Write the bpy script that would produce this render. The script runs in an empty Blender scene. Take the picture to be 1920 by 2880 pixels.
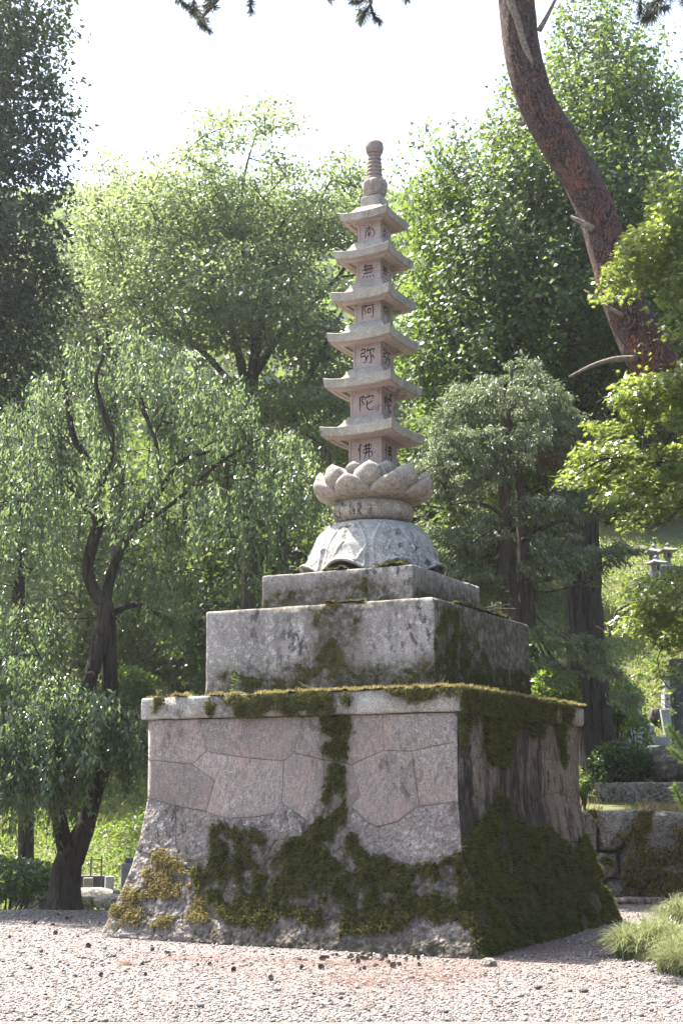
import bpy, bmesh, math, random
import numpy as np
from mathutils import Vector, Matrix, Euler

# ------------------------------------------------------------------ camera, sky, sun, exposure
S = bpy.context.scene
COL = S.collection
F, PITCH, EYE = 3990.76, 0.193, 1.5            # focal length in pixels of the 1920x2880 frame, tilt up, eye height
cam_d = bpy.data.cameras.new('camera')
cam = bpy.data.objects.new('camera', cam_d)
COL.objects.link(cam)
cam_d.sensor_fit = 'VERTICAL'
cam_d.angle = 2 * math.atan(1440 / F)
cam_d.clip_start, cam_d.clip_end = 0.1, 3000
cam.location = (0, 0, EYE)
cam.rotation_euler = (math.pi / 2 + PITCH, 0, 0)
S.camera = cam

SUN = np.array([-0.423, 0.314, 1.0]); SUN /= np.linalg.norm(SUN)
ELEV = math.asin(SUN[2])
world = bpy.data.worlds.new('World'); S.world = world; world.use_nodes = True
wn = world.node_tree
sky = wn.nodes.new('ShaderNodeTexSky'); sky.sky_type = 'NISHITA'; sky.sun_disc = False
sky.sun_elevation = ELEV; sky.sun_rotation = math.atan2(SUN[0], SUN[1])
sky.dust_density = 3.0; sky.ozone_density = 0.6; sky.air_density = 1.0
wn.links.new(sky.outputs[0], wn.nodes['Background'].inputs[0])
wn.nodes['Background'].inputs[1].default_value = 0.11
sd = bpy.data.lights.new('sun', 'SUN'); sd.energy = 5.0; sd.angle = math.radians(0.6); sd.color = (1, .95, .86)
sun = bpy.data.objects.new('sun', sd); COL.objects.link(sun); sun.location = (-20, 20, 40)
sun.rotation_euler = Vector(SUN).to_track_quat('Z', 'Y').to_euler()
S.view_settings.view_transform = 'Standard'; S.view_settings.look = 'None'
S.view_settings.exposure = 2.3; S.view_settings.gamma = 1.0
S.view_settings.use_curve_mapping = False
S.render.engine = 'CYCLES'
S.cycles.max_bounces = 6; S.cycles.diffuse_bounces = 3; S.cycles.glossy_bounces = 2
S.cycles.transmission_bounces = 3; S.cycles.use_denoising = True
S.cycles.sample_clamp_indirect = 6; S.cycles.volume_bounces = 1

rng = np.random.default_rng(7)
random.seed(7)

# ------------------------------------------------------------------ where a pixel of the photograph lies in the world
CP, SP = math.cos(PITCH), math.sin(PITCH)
def ray(px, py):
    a = (px - 960) / F; b = (1440 - py) / F
    return np.array([a, CP - b * SP, SP + b * CP])
def at_y(px, py, y):
    r = ray(px, py); return np.array([0, 0, EYE]) + r * (y / r[1])
def at_z(px, py, z=0.0):
    r = ray(px, py); return np.array([0, 0, EYE]) + r * ((z - EYE) / r[2])
def to_px(P):
    P = np.atleast_2d(P); x, y, z = P[:, 0], P[:, 1], P[:, 2] - EYE
    d = y * CP + z * SP; u = -y * SP + z * CP
    return np.stack([960 + F * x / d, 1440 - F * u / d], 1)
MX, MY, YAW = 0.3688, 16.2029, -0.4766          # axis of the monument
CY, SY = math.cos(YAW), math.sin(YAW)
def mon2world(P):
    P = np.atleast_2d(P)
    return np.stack([MX + P[:, 0] * CY - P[:, 1] * SY, MY + P[:, 0] * SY + P[:, 1] * CY, P[:, 2]], 1)

# ------------------------------------------------------------------ small maths
def _hash(i, j, k, s):
    h = (i * 374761393 + j * 668265263 + k * 2147483647 + s * 974711) & 0xffffffff
    h = ((h ^ (h >> 13)) * 1274126177) & 0xffffffff
    return ((h ^ (h >> 16)) & 0xffff) / 65535.0
def noise(P, scale=1.0, seed=0, octaves=1):
    P = np.atleast_2d(np.asarray(P, float)) * scale
    out = np.zeros(len(P)); amp = 1.0; tot = 0
    for o in range(octaves):
        Q = P * (2 ** o) + 17.3 * o
        I = np.floor(Q).astype(np.int64); f = Q - I; f = f * f * (3 - 2 * f)
        v = np.zeros(len(P))
        for a in (0, 1):
            for b in (0, 1):
                for c in (0, 1):
                    w = (f[:, 0] if a else 1 - f[:, 0]) * (f[:, 1] if b else 1 - f[:, 1]) * (f[:, 2] if c else 1 - f[:, 2])
                    v += w * _hash(I[:, 0] + a, I[:, 1] + b, I[:, 2] + c, seed + o)
        out += amp * (v * 2 - 1); tot += amp; amp *= 0.5
    return out / tot
def in_poly(pts, poly):
    x, y = pts[:, 0], pts[:, 1]; inside = np.zeros(len(pts), bool); n = len(poly)
    for i in range(n):
        x0, y0 = poly[i]; x1, y1 = poly[(i + 1) % n]
        if y0 == y1: continue
        c = ((y0 > y) != (y1 > y)) & (x < (x1 - x0) * (y - y0) / (y1 - y0) + x0)
        inside ^= c
    return inside
def unit(v):
    return v / np.maximum(np.linalg.norm(v, axis=-1, keepdims=True), 1e-9)

# ------------------------------------------------------------------ objects
def mesh_data(name, V, faces, mat, smooth=False):
    me = bpy.data.meshes.new(name)
    V = np.asarray(V, np.float32)
    if isinstance(faces, np.ndarray):
        n, k = faces.shape
        me.vertices.add(len(V)); me.vertices.foreach_set('co', V.ravel())
        me.loops.add(n * k); me.loops.foreach_set('vertex_index', faces.astype(np.int32).ravel())
        me.polygons.add(n); me.polygons.foreach_set('loop_start', np.arange(0, n * k, k, dtype=np.int32))
        me.polygons.foreach_set('loop_total', np.full(n, k, np.int32))
        me.update(calc_edges=True)
    else:
        me.from_pydata(V.tolist(), [], [list(map(int, f)) for f in faces]); me.update()
    if mat: me.materials.append(mat)
    if smooth: me.polygons.foreach_set('use_smooth', np.ones(len(me.polygons), bool))
    return me
def obj(name, V, faces, mat, parent=None, smooth=False, kind=None, label=None):
    return obj_from(name, mesh_data(name, V, faces, mat, smooth), parent, kind, label)
def obj_from(name, me, parent=None, kind=None, label=None):
    o = bpy.data.objects.new(name, me); COL.objects.link(o)
    if parent:
        o.parent = parent
    if kind: o['kind'] = kind
    if label: o['label'] = label
    return o
def thing(name, label, cat, loc=(0, 0, 0), rz=0.0, group=None):
    o = bpy.data.objects.new(name, None); COL.objects.link(o)
    o.empty_display_size = 0.2
    o.location = tuple(float(c) for c in loc); o.rotation_euler = (0, 0, rz)
    tag(o, label, cat, group); return o
def tag(o, label, cat, group=None, kind=None):
    o['label'] = label; o['category'] = cat
    if group: o['group'] = group
    if kind: o['kind'] = kind
    return o
def dup(root, loc, rot, label=None):
    r = root.copy(); COL.objects.link(r); r.location = loc; r.rotation_euler = rot
    if label: r['label'] = label
    for ch in list(root.children):
        c = ch.copy(); COL.objects.link(c); c.parent = r
        for g in list(ch.children):
            d = g.copy(); COL.objects.link(d); d.parent = c
    return r
class MB:
    """collects verts and faces of one mesh"""
    def __init__(s): s.V = []; s.Fc = []; s.n = 0
    def add(s, V, faces):
        V = np.asarray(V, float); s.V.append(V)
        s.Fc += [tuple(int(i) + s.n for i in f) for f in faces]; s.n += len(V)
    def box(s, x0, x1, y0, y1, z0, z1, bev=0.0):
        V, Q = round_box((x1 - x0) / 2, (y1 - y0) / 2, (z1 - z0) / 2, bev or 0.004, 0.5)
        s.add(V + [(x0 + x1) / 2, (y0 + y1) / 2, (z0 + z1) / 2], Q)
    def lathe(s, prof, n=24, c=(0, 0), mod=None):
        P = np.array(prof, float); th = np.arange(n) / n * 2 * math.pi; V = []
        for r, z in P:
            rr = r * (mod(th, z) if mod else 1)
            V.append(np.stack([c[0] + rr * np.cos(th), c[1] + rr * np.sin(th), np.full(n, z)], 1))
        V = np.concatenate(V); m = len(P)
        fs = [(i * n + j, i * n + (j + 1) % n, (i + 1) * n + (j + 1) % n, (i + 1) * n + j) for i in range(m - 1) for j in range(n)]
        fs.append(tuple(range(n))[::-1]); fs.append(tuple(range((m - 1) * n, m * n)))
        s.add(V, fs)
    def square_rings(s, rings, n=9):
        """rings of a square plan: (half width, z, corner lift)"""
        t = np.linspace(-1, 1, n)[:-1]; V = []
        for w, z, up in rings:
            lift = z + up * np.abs(t) ** 3.2
            a = np.concatenate([np.stack([t * w, np.full(n - 1, -w), lift], 1), np.stack([np.full(n - 1, w), t * w, lift], 1),
                                np.stack([-t * w, np.full(n - 1, w), lift], 1), np.stack([np.full(n - 1, -w), -t * w, lift], 1)])
            V.append(a)
        k = 4 * (n - 1); m = len(rings)
        fs = [(i * k + j, i * k + (j + 1) % k, (i + 1) * k + (j + 1) % k, (i + 1) * k + j) for i in range(m - 1) for j in range(k)]
        fs.append(tuple(range(k))[::-1]); fs.append(tuple(range((m - 1) * k, m * k)))
        s.add(np.concatenate(V), fs)
    def tube(s, P, R, n=6):
        V, Q = tube(np.asarray(P, float), np.asarray(R, float), n); s.add(V, Q)
    def build(s, name, mat, parent=None, smooth=False, **k):
        return obj(name, np.concatenate(s.V), s.Fc, mat, parent, smooth, **k)

def round_box(hx, hy, hz, r=0.01, cell=0.2, rough=0.0, seed=0, chip=0.0, origin=(0, 0, 0)):
    """closed box with rounded, slightly worn edges"""
    def ticks(h):
        n = max(1, int(round(2 * (h - r) / cell))); inner = np.linspace(-(h - r), h - r, n + 1)
        return np.concatenate([[-h, -h + r * .35], inner, [h - r * .35, h]])
    T = [ticks(hx), ticks(hy), ticks(hz)]; H = np.array([hx, hy, hz]); V = []; Q = []; n0 = 0
    for ax in range(3):
        a, b = [(1, 2), (2, 0), (0, 1)][ax]
        A, B = np.meshgrid(T[a], T[b], indexing='ij')
        for sgn in (-1, 1):
            P = np.zeros(A.shape + (3,)); P[..., a] = A; P[..., b] = B; P[..., ax] = sgn * H[ax]
            na, nb = A.shape; P = P.reshape(-1, 3)
            i = np.arange(na * nb).reshape(na, nb)
            q = np.stack([i[:-1, :-1], i[1:, :-1], i[1:, 1:], i[:-1, 1:]], -1).reshape(-1, 4)
            if sgn < 0: q = q[:, ::-1]
            V.append(P); Q.append(q + n0); n0 += len(P)
    V = np.concatenate(V); Q = np.concatenate(Q)
    inner = np.clip(V, -(H - r), H - r); d = V - inner; N = unit(d)
    V = inner + N * r
    W = V + np.asarray(origin)
    if rough: V = V + N * (rough * noise(W, 5, seed, 3) + rough * .5 * noise(W, 22, seed + 5, 2))[:, None]
    if chip:
        edge = (np.abs(N) > .25).sum(1) >= 2
        c = np.clip(noise(W, 6, seed + 9, 2) * 2.2 - .35, 0, 1)
        V = V - N * (chip * c * edge)[:, None]
    return V, Q.tolist()

def tube(P, R, n=6, rough=0.0, seed=0, cap=True, flute=0.0):
    m = len(P); T = np.gradient(P, axis=0); T = unit(T)
    up = np.array([0.31, 0.17, 0.93]); V = []
    a = unit(np.cross(T, up)); b = np.cross(T, a)
    th = np.arange(n) / n * 2 * math.pi
    ring = a[:, None, :] * np.cos(th)[None, :, None] + b[:, None, :] * np.sin(th)[None, :, None]
    rad = np.broadcast_to(R[:, None], (m, n)).copy()
    if rough:
        W = (P[:, None, :] + ring * R[:, None, None]).reshape(-1, 3)
        k = noise(W * [1, 1, .35], 7, seed, 3).reshape(m, n) * rough
        if flute: k += flute * noise(np.stack([np.cos(th)[None].repeat(m, 0) * 3, np.sin(th)[None].repeat(m, 0) * 3, P[:, 2:3].repeat(n, 1) * .5], -1).reshape(-1, 3), 2.2, seed + 3, 2).reshape(m, n)
        rad = rad * (1 + k)
    V = (P[:, None, :] + ring * rad[..., None]).reshape(-1, 3)
    i = np.arange(m * n).reshape(m, n); j = np.roll(i, -1, 1)
    Q = np.stack([i[:-1], j[:-1], j[1:], i[1:]], -1).reshape(-1, 4).tolist()
    if cap: Q.append(list(range((m - 1) * n, m * n))); Q.append(list(range(n))[::-1])
    return V, Q
def smooth_path(pts, step=0.1):
    P = np.asarray(pts, float); d = np.r_[0, np.cumsum(np.linalg.norm(np.diff(P[:, :3], axis=0), axis=1))]
    n = max(2, int(d[-1] / step) + 1); t = np.linspace(0, d[-1], n)
    # Catmull-Rom like through cubic hermite per column
    m = np.gradient(P, d, axis=0); out = []
    k = np.clip(np.searchsorted(d, t, side='right') - 1, 0, len(d) - 2); h = (d[k + 1] - d[k]); s = ((t - d[k]) / h)[:, None]; h = h[:, None]
    return (2 * s**3 - 3 * s**2 + 1) * P[k] + (s**3 - 2 * s**2 + s) * h * m[k] + (-2 * s**3 + 3 * s**2) * P[k + 1] + (s**3 - s**2) * h * m[k + 1]

# ------------------------------------------------------------------ materials
class NT:
    def __init__(s, name):
        s.m = bpy.data.materials.new(name); s.m.use_nodes = True; s.t = s.m.node_tree
        s.b = s.t.nodes['Principled BSDF']; s.out = s.t.nodes['Material Output']; s._co = None
    def n(s, t, **k):
        x = s.t.nodes.new(t)
        for a, v in k.items(): setattr(x, a, v)
        return x
    def l(s, a, b): s.t.links.new(a, b)
    def co(s, scale=(1, 1, 1), rot=(0, 0, 0)):
        if s._co is None: s._co = s.n('ShaderNodeTexCoord')
        mp = s.n('ShaderNodeMapping'); mp.inputs['Scale'].default_value = scale; mp.inputs['Rotation'].default_value = rot
        s.l(s._co.outputs['Object'], mp.inputs[0]); return mp.outputs[0]
    def noise(s, scale, detail=4, rough=.55, vec=None, dist=0.0):
        x = s.n('ShaderNodeTexNoise'); x.inputs['Scale'].default_value = scale; x.inputs['Detail'].default_value = detail
        x.inputs['Roughness'].default_value = rough; x.inputs['Distortion'].default_value = dist
        s.l(vec if vec is not None else s.co(), x.inputs['Vector']); return x.outputs['Fac']
    def voro(s, scale, vec=None, feature='F1', out='Distance', rnd=1.0):
        x = s.n('ShaderNodeTexVoronoi', feature=feature); x.inputs['Scale'].default_value = scale
        x.inputs['Randomness'].default_value = rnd
        s.l(vec if vec is not None else s.co(), x.inputs['Vector']); return x.outputs[out]
    def ramp(s, fac, stops, interp='LINEAR'):
        x = s.n('ShaderNodeValToRGB'); x.color_ramp.interpolation = interp; e = x.color_ramp.elements
        while len(e) < len(stops): e.new(.5)
        for i, (p, c) in enumerate(stops):
            e[i].position = p; e[i].color = (c, c, c, 1) if isinstance(c, (int, float)) else (*c, 1)
        s.l(fac, x.inputs[0]); return x.outputs[0]
    def mix(s, fac, a, b, mode='MIX'):
        x = s.n('ShaderNodeMix', data_type='RGBA', blend_type=mode)
        for v, i in ((fac, 0), (a, 6), (b, 7)):
            if hasattr(v, 'is_linked') or hasattr(v, 'links'): s.l(v, x.inputs[i])
            elif i == 0: x.inputs[0].default_value = v
            else: x.inputs[i].default_value = (*v, 1)
        return x.outputs[2]
    def math(s, op, a, b=0.5, clamp=False):
        x = s.n('ShaderNodeMath', operation=op); x.use_clamp = clamp
        for v, i in ((a, 0), (b, 1)):
            if isinstance(v, (int, float)): x.inputs[i].default_value = v
            else: s.l(v, x.inputs[i])
        return x.outputs[0]
    def bump(s, h, strength=.5, dist=.02, base=None):
        x = s.n('ShaderNodeBump'); x.inputs['Strength'].default_value = strength; x.inputs['Distance'].default_value = dist
        s.l(h, x.inputs['Height'])
        if base is not None: s.l(base, x.inputs['Normal'])
        return x.outputs[0]
    def done(s, col, rough=.85, normal=None, spec=.3):
        if hasattr(col, 'links'): s.l(col, s.b.inputs['Base Color'])
        else: s.b.inputs['Base Color'].default_value = (*col, 1)
        if isinstance(rough, (int, float)): s.b.inputs['Roughness'].default_value = rough
        else: s.l(rough, s.b.inputs['Roughness'])
        s.b.inputs['Specular IOR Level'].default_value = spec
        if normal is not None: s.l(normal, s.b.inputs['Normal'])
        return s.m
    def obj_random(s):
        return s.n('ShaderNodeObjectInfo').outputs['Random']
    def island(s):
        return s.n('ShaderNodeNewGeometry').outputs['Random Per Island']

def stone_mat(name, a, b, c=None, lichen=.3, dark=.3, grain=70, chisel=0.0, vary=0.0, streak=0.0, warm=None, bump=.35, lichen_col=(.42, .43, .38), pit=0.0):
    t = NT(name)
    dk = lambda c_: tuple(x * 1.08 for x in c_)
    a, b = dk(a), dk(b); lichen_col = dk(lichen_col); c = dk(c) if c else None; warm = dk(warm) if warm else None
    n1 = t.noise(2.3, 5, .6); n2 = t.noise(grain, 3, .7); n3 = t.noise(15, 6, .7)
    col = t.ramp(n1, [(.32, a), (.68, b)])
    if vary:
        r = t.obj_random()
        col = t.mix(t.ramp(r, [(0, 0), (1, vary)]), col, c or a)
    col = t.mix(t.ramp(n2, [(.36, .75), (.5, 0)]), col, tuple(x * .42 for x in a))
    col = t.mix(t.ramp(n2, [(.55, 0), (.72, .5)]), col, tuple(min(1, x * 1.5) for x in b))
    if warm: col = t.mix(t.ramp(t.noise(3.1, 4, .6, t.co((1, 1, .6))), [(.5, 0), (.72, .55)]), col, warm)
    if lichen:
        f = t.math('MULTIPLY', t.ramp(n3, [(.5, 0), (.6, 1)]), t.ramp(t.noise(1.4, 3, .5, t.co((1, 1.1, .9))), [(.5 - lichen * .35, 0), (.75 - lichen * .35, 1)]))
        f = t.math('MULTIPLY', f, t.ramp(t.noise(48, 3, .65), [(.42, 0), (.56, .8)]))
        col = t.mix(f, col, lichen_col)
    if dark:
        f = t.math('MULTIPLY', t.ramp(t.noise(13, 6, .7, t.co((1, 1, .55))), [(.5, 0), (.6, 1)]), t.ramp(t.noise(1.8, 3, .5, t.co((1, .9, .8))), [(.55 - dark * .3, 0), (.75 - dark * .3, .9)]))
        col = t.mix(f, col, (.035, .032, .026))
    if streak:
        f = t.math('MULTIPLY', t.ramp(t.noise(1.7, 7, .7, t.co((1, 1, .20))), [(.47, 0), (.55, streak)]), t.ramp(t.noise(16, 5, .7, t.co((1, 1, .4))), [(.3, .45), (.55, 1)]), True)
        col = t.mix(f, col, (.024, .019, .017))
        col = t.mix(t.ramp(t.noise(2.2, 7, .75, t.co((1, 1, .25), (0, 0, 1))), [(.56, 0), (.66, streak * .6)]), col, tuple(min(1, x * 1.25) for x in b))
    at_ = t.n('ShaderNodeAttribute'); at_.attribute_name = 'grime'; sg = t.n('ShaderNodeSeparateColor'); t.l(at_.outputs['Color'], sg.inputs[0])
    gf = t.math('MULTIPLY', t.ramp(sg.outputs[0], [(.04, 0), (.7, 1)]), t.ramp(t.noise(12, 6, .75), [(.36, .15), (.56, .95)]), True)
    col = t.mix(gf, col, (.05, .043, .026))
    h = t.math('ADD', t.math('MULTIPLY', n2, .6), t.math('MULTIPLY', n3, 1.2))
    if pit:
        h = t.math('ADD', h, t.math('MULTIPLY', t.voro(24), pit)); h = t.math('ADD', h, t.math('MULTIPLY', t.noise(11, 4, .6), pit))
    if chisel:
        w = t.noise(46, 2, .5, t.co((.8, .8, .3), (.5, .4, .3)))
        h = t.math('ADD', h, t.math('MULTIPLY', w, chisel))
        col = t.mix(t.ramp(w, [(.38, .45), (.52, 0)]), col, tuple(x * .5 for x in a))
    return t.done(col, .9, t.bump(h, bump, .012 + .02 * (pit > 0)), .2)

def leaf_mat(name, dark, mid, light, trans, tamt=.45, rough=.38, spec=.5):
    t = NT(name)
    r = t.island()
    col = t.ramp(r, [(0, dark), (.5, mid), (1, light)])
    t.done(col, rough, None, spec)
    tr = t.n('ShaderNodeBsdfTranslucent'); t.l(t.mix(.75, col, trans), tr.inputs[0])
    mx = t.n('ShaderNodeMixShader'); mx.inputs[0].default_value = tamt
    t.l(t.b.outputs[0], mx.inputs[1]); t.l(tr.outputs[0], mx.inputs[2]); t.l(mx.outputs[0], t.out.inputs[0])
    return t.m
def bark_mat(name, a, b, crack, scale=9, squash=.3, moss=0.0, bump=.8):
    t = NT(name)
    v = t.co((1, 1, squash)); n = t.noise(scale * 2.2, 5, .7, v, .6); f = t.noise(scale * 1.1, 4, .6, t.co((1, 1, squash * .45)), 1.2); n2 = t.noise(3, 3, .6)
    col = t.ramp(n, [(.3, a), (.7, b)])
    furrow = t.ramp(f, [(.36, 0), (.50, 1), (.56, 1), (.68, .3)])
    col = t.mix(t.ramp(f, [(.38, .9), (.5, 0)]), col, crack)
    if moss: col = t.mix(t.ramp(n2, [(.5, 0), (.65, moss)]), col, (.05, .06, .025))
    h = t.math('ADD', furrow, t.math('MULTIPLY', n, .8))
    return t.done(col, .9, t.bump(h, bump, .04), .2)

M = {}
M['pink'] = stone_mat('pink_granite', (.225, .187, .163), (.315, .27, .238), (.15, .13, .117), lichen=.15, dark=.2, chisel=1.3, vary=.9, warm=(.33, .235, .195), grain=60, bump=.5)
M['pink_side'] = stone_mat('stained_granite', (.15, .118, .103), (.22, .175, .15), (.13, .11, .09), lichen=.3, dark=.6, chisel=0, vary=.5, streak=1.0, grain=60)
M['rough'] = stone_mat('rough_granite', (.165, .14, .128), (.27, .235, .215), (.19, .165, .15), lichen=.6, dark=.5, vary=.4, grain=50, bump=.9, lichen_col=(.46, .46, .43), pit=1.2, warm=(.2, .17, .11))
M['cap'] = stone_mat('lichen_stone', (.21, .195, .17), (.32, .3, .265), lichen=.7, dark=.3, grain=60, bump=.5, lichen_col=(.46, .46, .42))
M['block'] = stone_mat('weathered_stone', (.185, .165, .15), (.285, .26, .235), lichen=.55, dark=.42, grain=65, streak=.25, bump=.5, lichen_col=(.45, .45, .42))
M['lotus'] = stone_mat('lotus_stone', (.22, .19, .155), (.31, .27, .225), lichen=.5, dark=.5, grain=70, bump=.6)
M['dome'] = stone_mat('dome_stone', (.225, .215, .195), (.31, .30, .275), lichen=.6, dark=.52, grain=60, bump=.4, lichen_col=(.42, .42, .4))
M['tower'] = stone_mat('tower_stone', (.285, .225, .205), (.36, .29, .265), lichen=0.1, dark=.12, grain=90, bump=.15)
M['eave'] = stone_mat('eave_stone', (.25, .225, .19), (.33, .30, .25), lichen=.6, dark=.15, grain=80, bump=.4, lichen_col=(.36, .37, .28), streak=.25)
M['finial'] = stone_mat('finial_stone', (.19, .155, .14), (.27, .225, .2), lichen=.2, dark=.15, grain=80, bump=.3)
M['grey'] = stone_mat('grey_granite', (.15, .155, .155), (.22, .225, .23), lichen=.3, dark=.35, grain=80, bump=.2)
M['pale'] = stone_mat('pale_granite', (.27, .27, .265), (.36, .36, .355), lichen=0, dark=.05, grain=80, bump=.15)
M['darkgrave'] = stone_mat('dark_granite', (.06, .062, .065), (.1, .1, .105), lichen=.1, dark=.1, grain=80, bump=.15)
M['tan'] = stone_mat('tan_stone', (.15, .135, .105), (.22, .2, .16), lichen=.3, dark=.25, grain=60, bump=.4)
M['boulder'] = stone_mat('boulder_stone', (.17, .15, .13), (.30, .275, .24), (.24, .22, .19), lichen=.6, dark=.5, vary=.4, grain=40, bump=1.0, pit=1.4)
M['darkrock'] = stone_mat('dark_rock', (.06, .052, .045), (.12, .105, .09), lichen=.5, dark=.5, grain=45, bump=.8, lichen_col=(.28, .28, .25))
M['mortar'] = stone_mat('dark_joint_mortar', (.05, .045, .04), (.09, .08, .07), lichen=0, dark=.3, grain=60)  # dark mortar core behind the stone joints
M['ink'] = NT('carved_ink').done((.018, .015, .014), .8)

def moss_mat(name, cols):
    t = NT(name); r = t.island()
    n = t.noise(8, 6, .75)
    col = t.ramp(t.math('ADD', t.math('MULTIPLY', r, .5), t.math('MULTIPLY', t.ramp(n, [(.3, 0), (.7, 1)]), .5)), [(.15, cols[0]), (.4, cols[1]), (.68, cols[2]), (.92, cols[3])])
    t.done(col, .95, None, .1)
    tr = t.n('ShaderNodeBsdfTranslucent'); t.l(col, tr.inputs[0]); mx = t.n('ShaderNodeMixShader'); mx.inputs[0].default_value = .4
    t.l(t.b.outputs[0], mx.inputs[1]); t.l(tr.outputs[0], mx.inputs[2]); t.l(mx.outputs[0], t.out.inputs[0])
    return t.m
M['moss'] = moss_mat('moss', [(.035, .036, .012), (.09, .094, .027), (.17, .168, .058), (.24, .16, .095)])
M['moss_shaded'] = moss_mat('shade_tint_moss', [(.02, .024, .008), (.075, .085, .022), (.16, .16, .048), (.18, .125, .07)])  # same moss toned darker: shade of the right faces put into its colour
M['moss_lit'] = moss_mat('sunlit_tint_moss', [(.12, .10, .035), (.24, .20, .075), (.36, .30, .13), (.42, .36, .2)])  # same moss brightened and yellowed: sunlight put into its colour
t = NT('moss_bed'); n = t.noise(14, 5, .7)
M['mossbed'] = t.done(t.ramp(n, [(.3, (.02, .022, .006)), (.55, (.085, .08, .03)), (.75, (.12, .095, .045))]), .95, t.bump(t.noise(60, 3, .7), .9, .03), .1)

# foliage
M['zelkova'] = leaf_mat('zelkova_leaf', (.028, .046, .017), (.048, .074, .026), (.085, .115, .045), (.31, .39, .14), .48)
M['zelkova2'] = leaf_mat('pale_zelkova_leaf', (.04, .06, .028), (.06, .088, .038), (.09, .12, .052), (.34, .40, .17), .48)
M['cherry'] = leaf_mat('cherry_leaf', (.022, .045, .022), (.034, .065, .028), (.065, .092, .05), (.27, .37, .13), .45, .26, .9)
M['ginkgo'] = leaf_mat('ginkgo_leaf', (.018, .04, .013), (.03, .06, .018), (.055, .095, .026), (.30, .44, .06), .34, .42, .4)
M['ginkgo_shaded'] = leaf_mat('shade_tint_ginkgo_leaf', (.014, .026, .012), (.02, .036, .015), (.034, .054, .02), (.16, .24, .05), .14, .5, .3)  # ginkgo leaf toned down: backlit shade of the left crown put into its colour
M['cypress'] = leaf_mat('cypress_spray', (.046, .068, .034), (.085, .113, .058), (.15, .178, .105), (.26, .33, .13), .34, .45, .5)
M['maple'] = leaf_mat('maple_leaf', (.035, .065, .012), (.055, .095, .016), (.11, .145, .035), (.38, .46, .08), .44, .28, .9)
M['pine'] = leaf_mat('pine_needle', (.02, .028, .014), (.035, .045, .02), (.06, .055, .03), (.1, .13, .04), .2, .5)
M['pine_young'] = leaf_mat('young_pine_needle', (.06, .11, .02), (.1, .17, .03), (.15, .22, .04), (.3, .42, .06), .3, .5)
M['forest'] = leaf_mat('forest_leaf', (.016, .03, .011), (.028, .048, .016), (.05, .07, .024), (.2, .28, .04), .4, .5)
M['shrub'] = leaf_mat('shrub_leaf', (.025, .055, .014), (.04, .08, .018), (.07, .11, .022), (.3, .42, .04), .42, .35)
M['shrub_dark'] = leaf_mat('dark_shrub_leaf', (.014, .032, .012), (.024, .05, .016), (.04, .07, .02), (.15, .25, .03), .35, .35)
M['grass'] = leaf_mat('grass_blade', (.05, .075, .018), (.085, .11, .026), (.16, .17, .06), (.3, .34, .08), .4, .45)
M['sedge'] = leaf_mat('sedge_blade', (.09, .115, .035), (.17, .19, .08), (.33, .34, .2), (.36, .4, .16), .35, .32, .8)
M['dry'] = leaf_mat('dry_grass', (.14, .10, .05), (.22, .16, .08), (.32, .25, .14), (.3, .22, .1), .3, .6)
M['reddish'] = leaf_mat('red_needle_litter', (.09, .035, .02), (.15, .06, .033), (.22, .11, .07), (.2, .08, .03), .2, .7)
# barks
M['bark'] = bark_mat('dark_bark', (.028, .021, .016), (.058, .046, .035), (.008, .006, .005), 11, .35, .25)
M['barkz'] = bark_mat('grey_bark', (.035, .028, .022), (.065, .054, .044), (.012, .009, .008), 9, .3)
M['barkg'] = bark_mat('furrowed_bark', (.032, .026, .021), (.08, .067, .055), (.007, .006, .005), 13, .16, .2, 1.0)
M['barkc'] = bark_mat('cypress_bark', (.06, .046, .035), (.12, .097, .075), (.022, .016, .012), 22, .12, 0, .5)
M['deadwood'] = stone_mat('dead_wood', (.13, .105, .08), (.20, .17, .13), lichen=0, dark=.2, grain=30)
t = NT('red_pine_bark')
v = t.co((1, 1, .42)); nz = t.n('ShaderNodeTexNoise'); nz.inputs['Scale'].default_value = 9; nz.inputs['Detail'].default_value = 5; t.l(v, nz.inputs['Vector'])
wob = t.mix(.22, v, nz.outputs['Color'])
d = t.voro(34, wob, 'DISTANCE_TO_EDGE'); cell = t.voro(34, wob, 'F1', 'Color'); n = t.noise(34, 5, .7, v); n4 = t.noise(7, 5, .65, v)
cs = t.n('ShaderNodeSeparateColor'); t.l(cell, cs.inputs[0])
col = t.ramp(n, [(.28, (.05, .03, .025)), (.5, (.09, .055, .045)), (.75, (.145, .108, .096))])
col = t.mix(t.ramp(t.noise(2.4, 5, .65), [(.45, 0), (.62, .85)]), col, (.21, .08, .045))
col = t.mix(t.ramp(cs.outputs[0], [(.45, 0), (.95, .5)]), col, (.14, .115, .105))
crk = t.math('MULTIPLY', t.ramp(d, [(.05, 1), (.15, 0)]), t.ramp(n4, [(.4, .25), (.6, .9)]))
col = t.mix(crk, col, (.02, .013, .010))
M['barkp'] = t.done(col, .85, t.bump(t.math('ADD', t.ramp(d, [(0, 0), (.12, 1)]), t.math('ADD', n, t.math('MULTIPLY', cs.outputs[1], .9))), 1.0, .035), .2)

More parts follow.
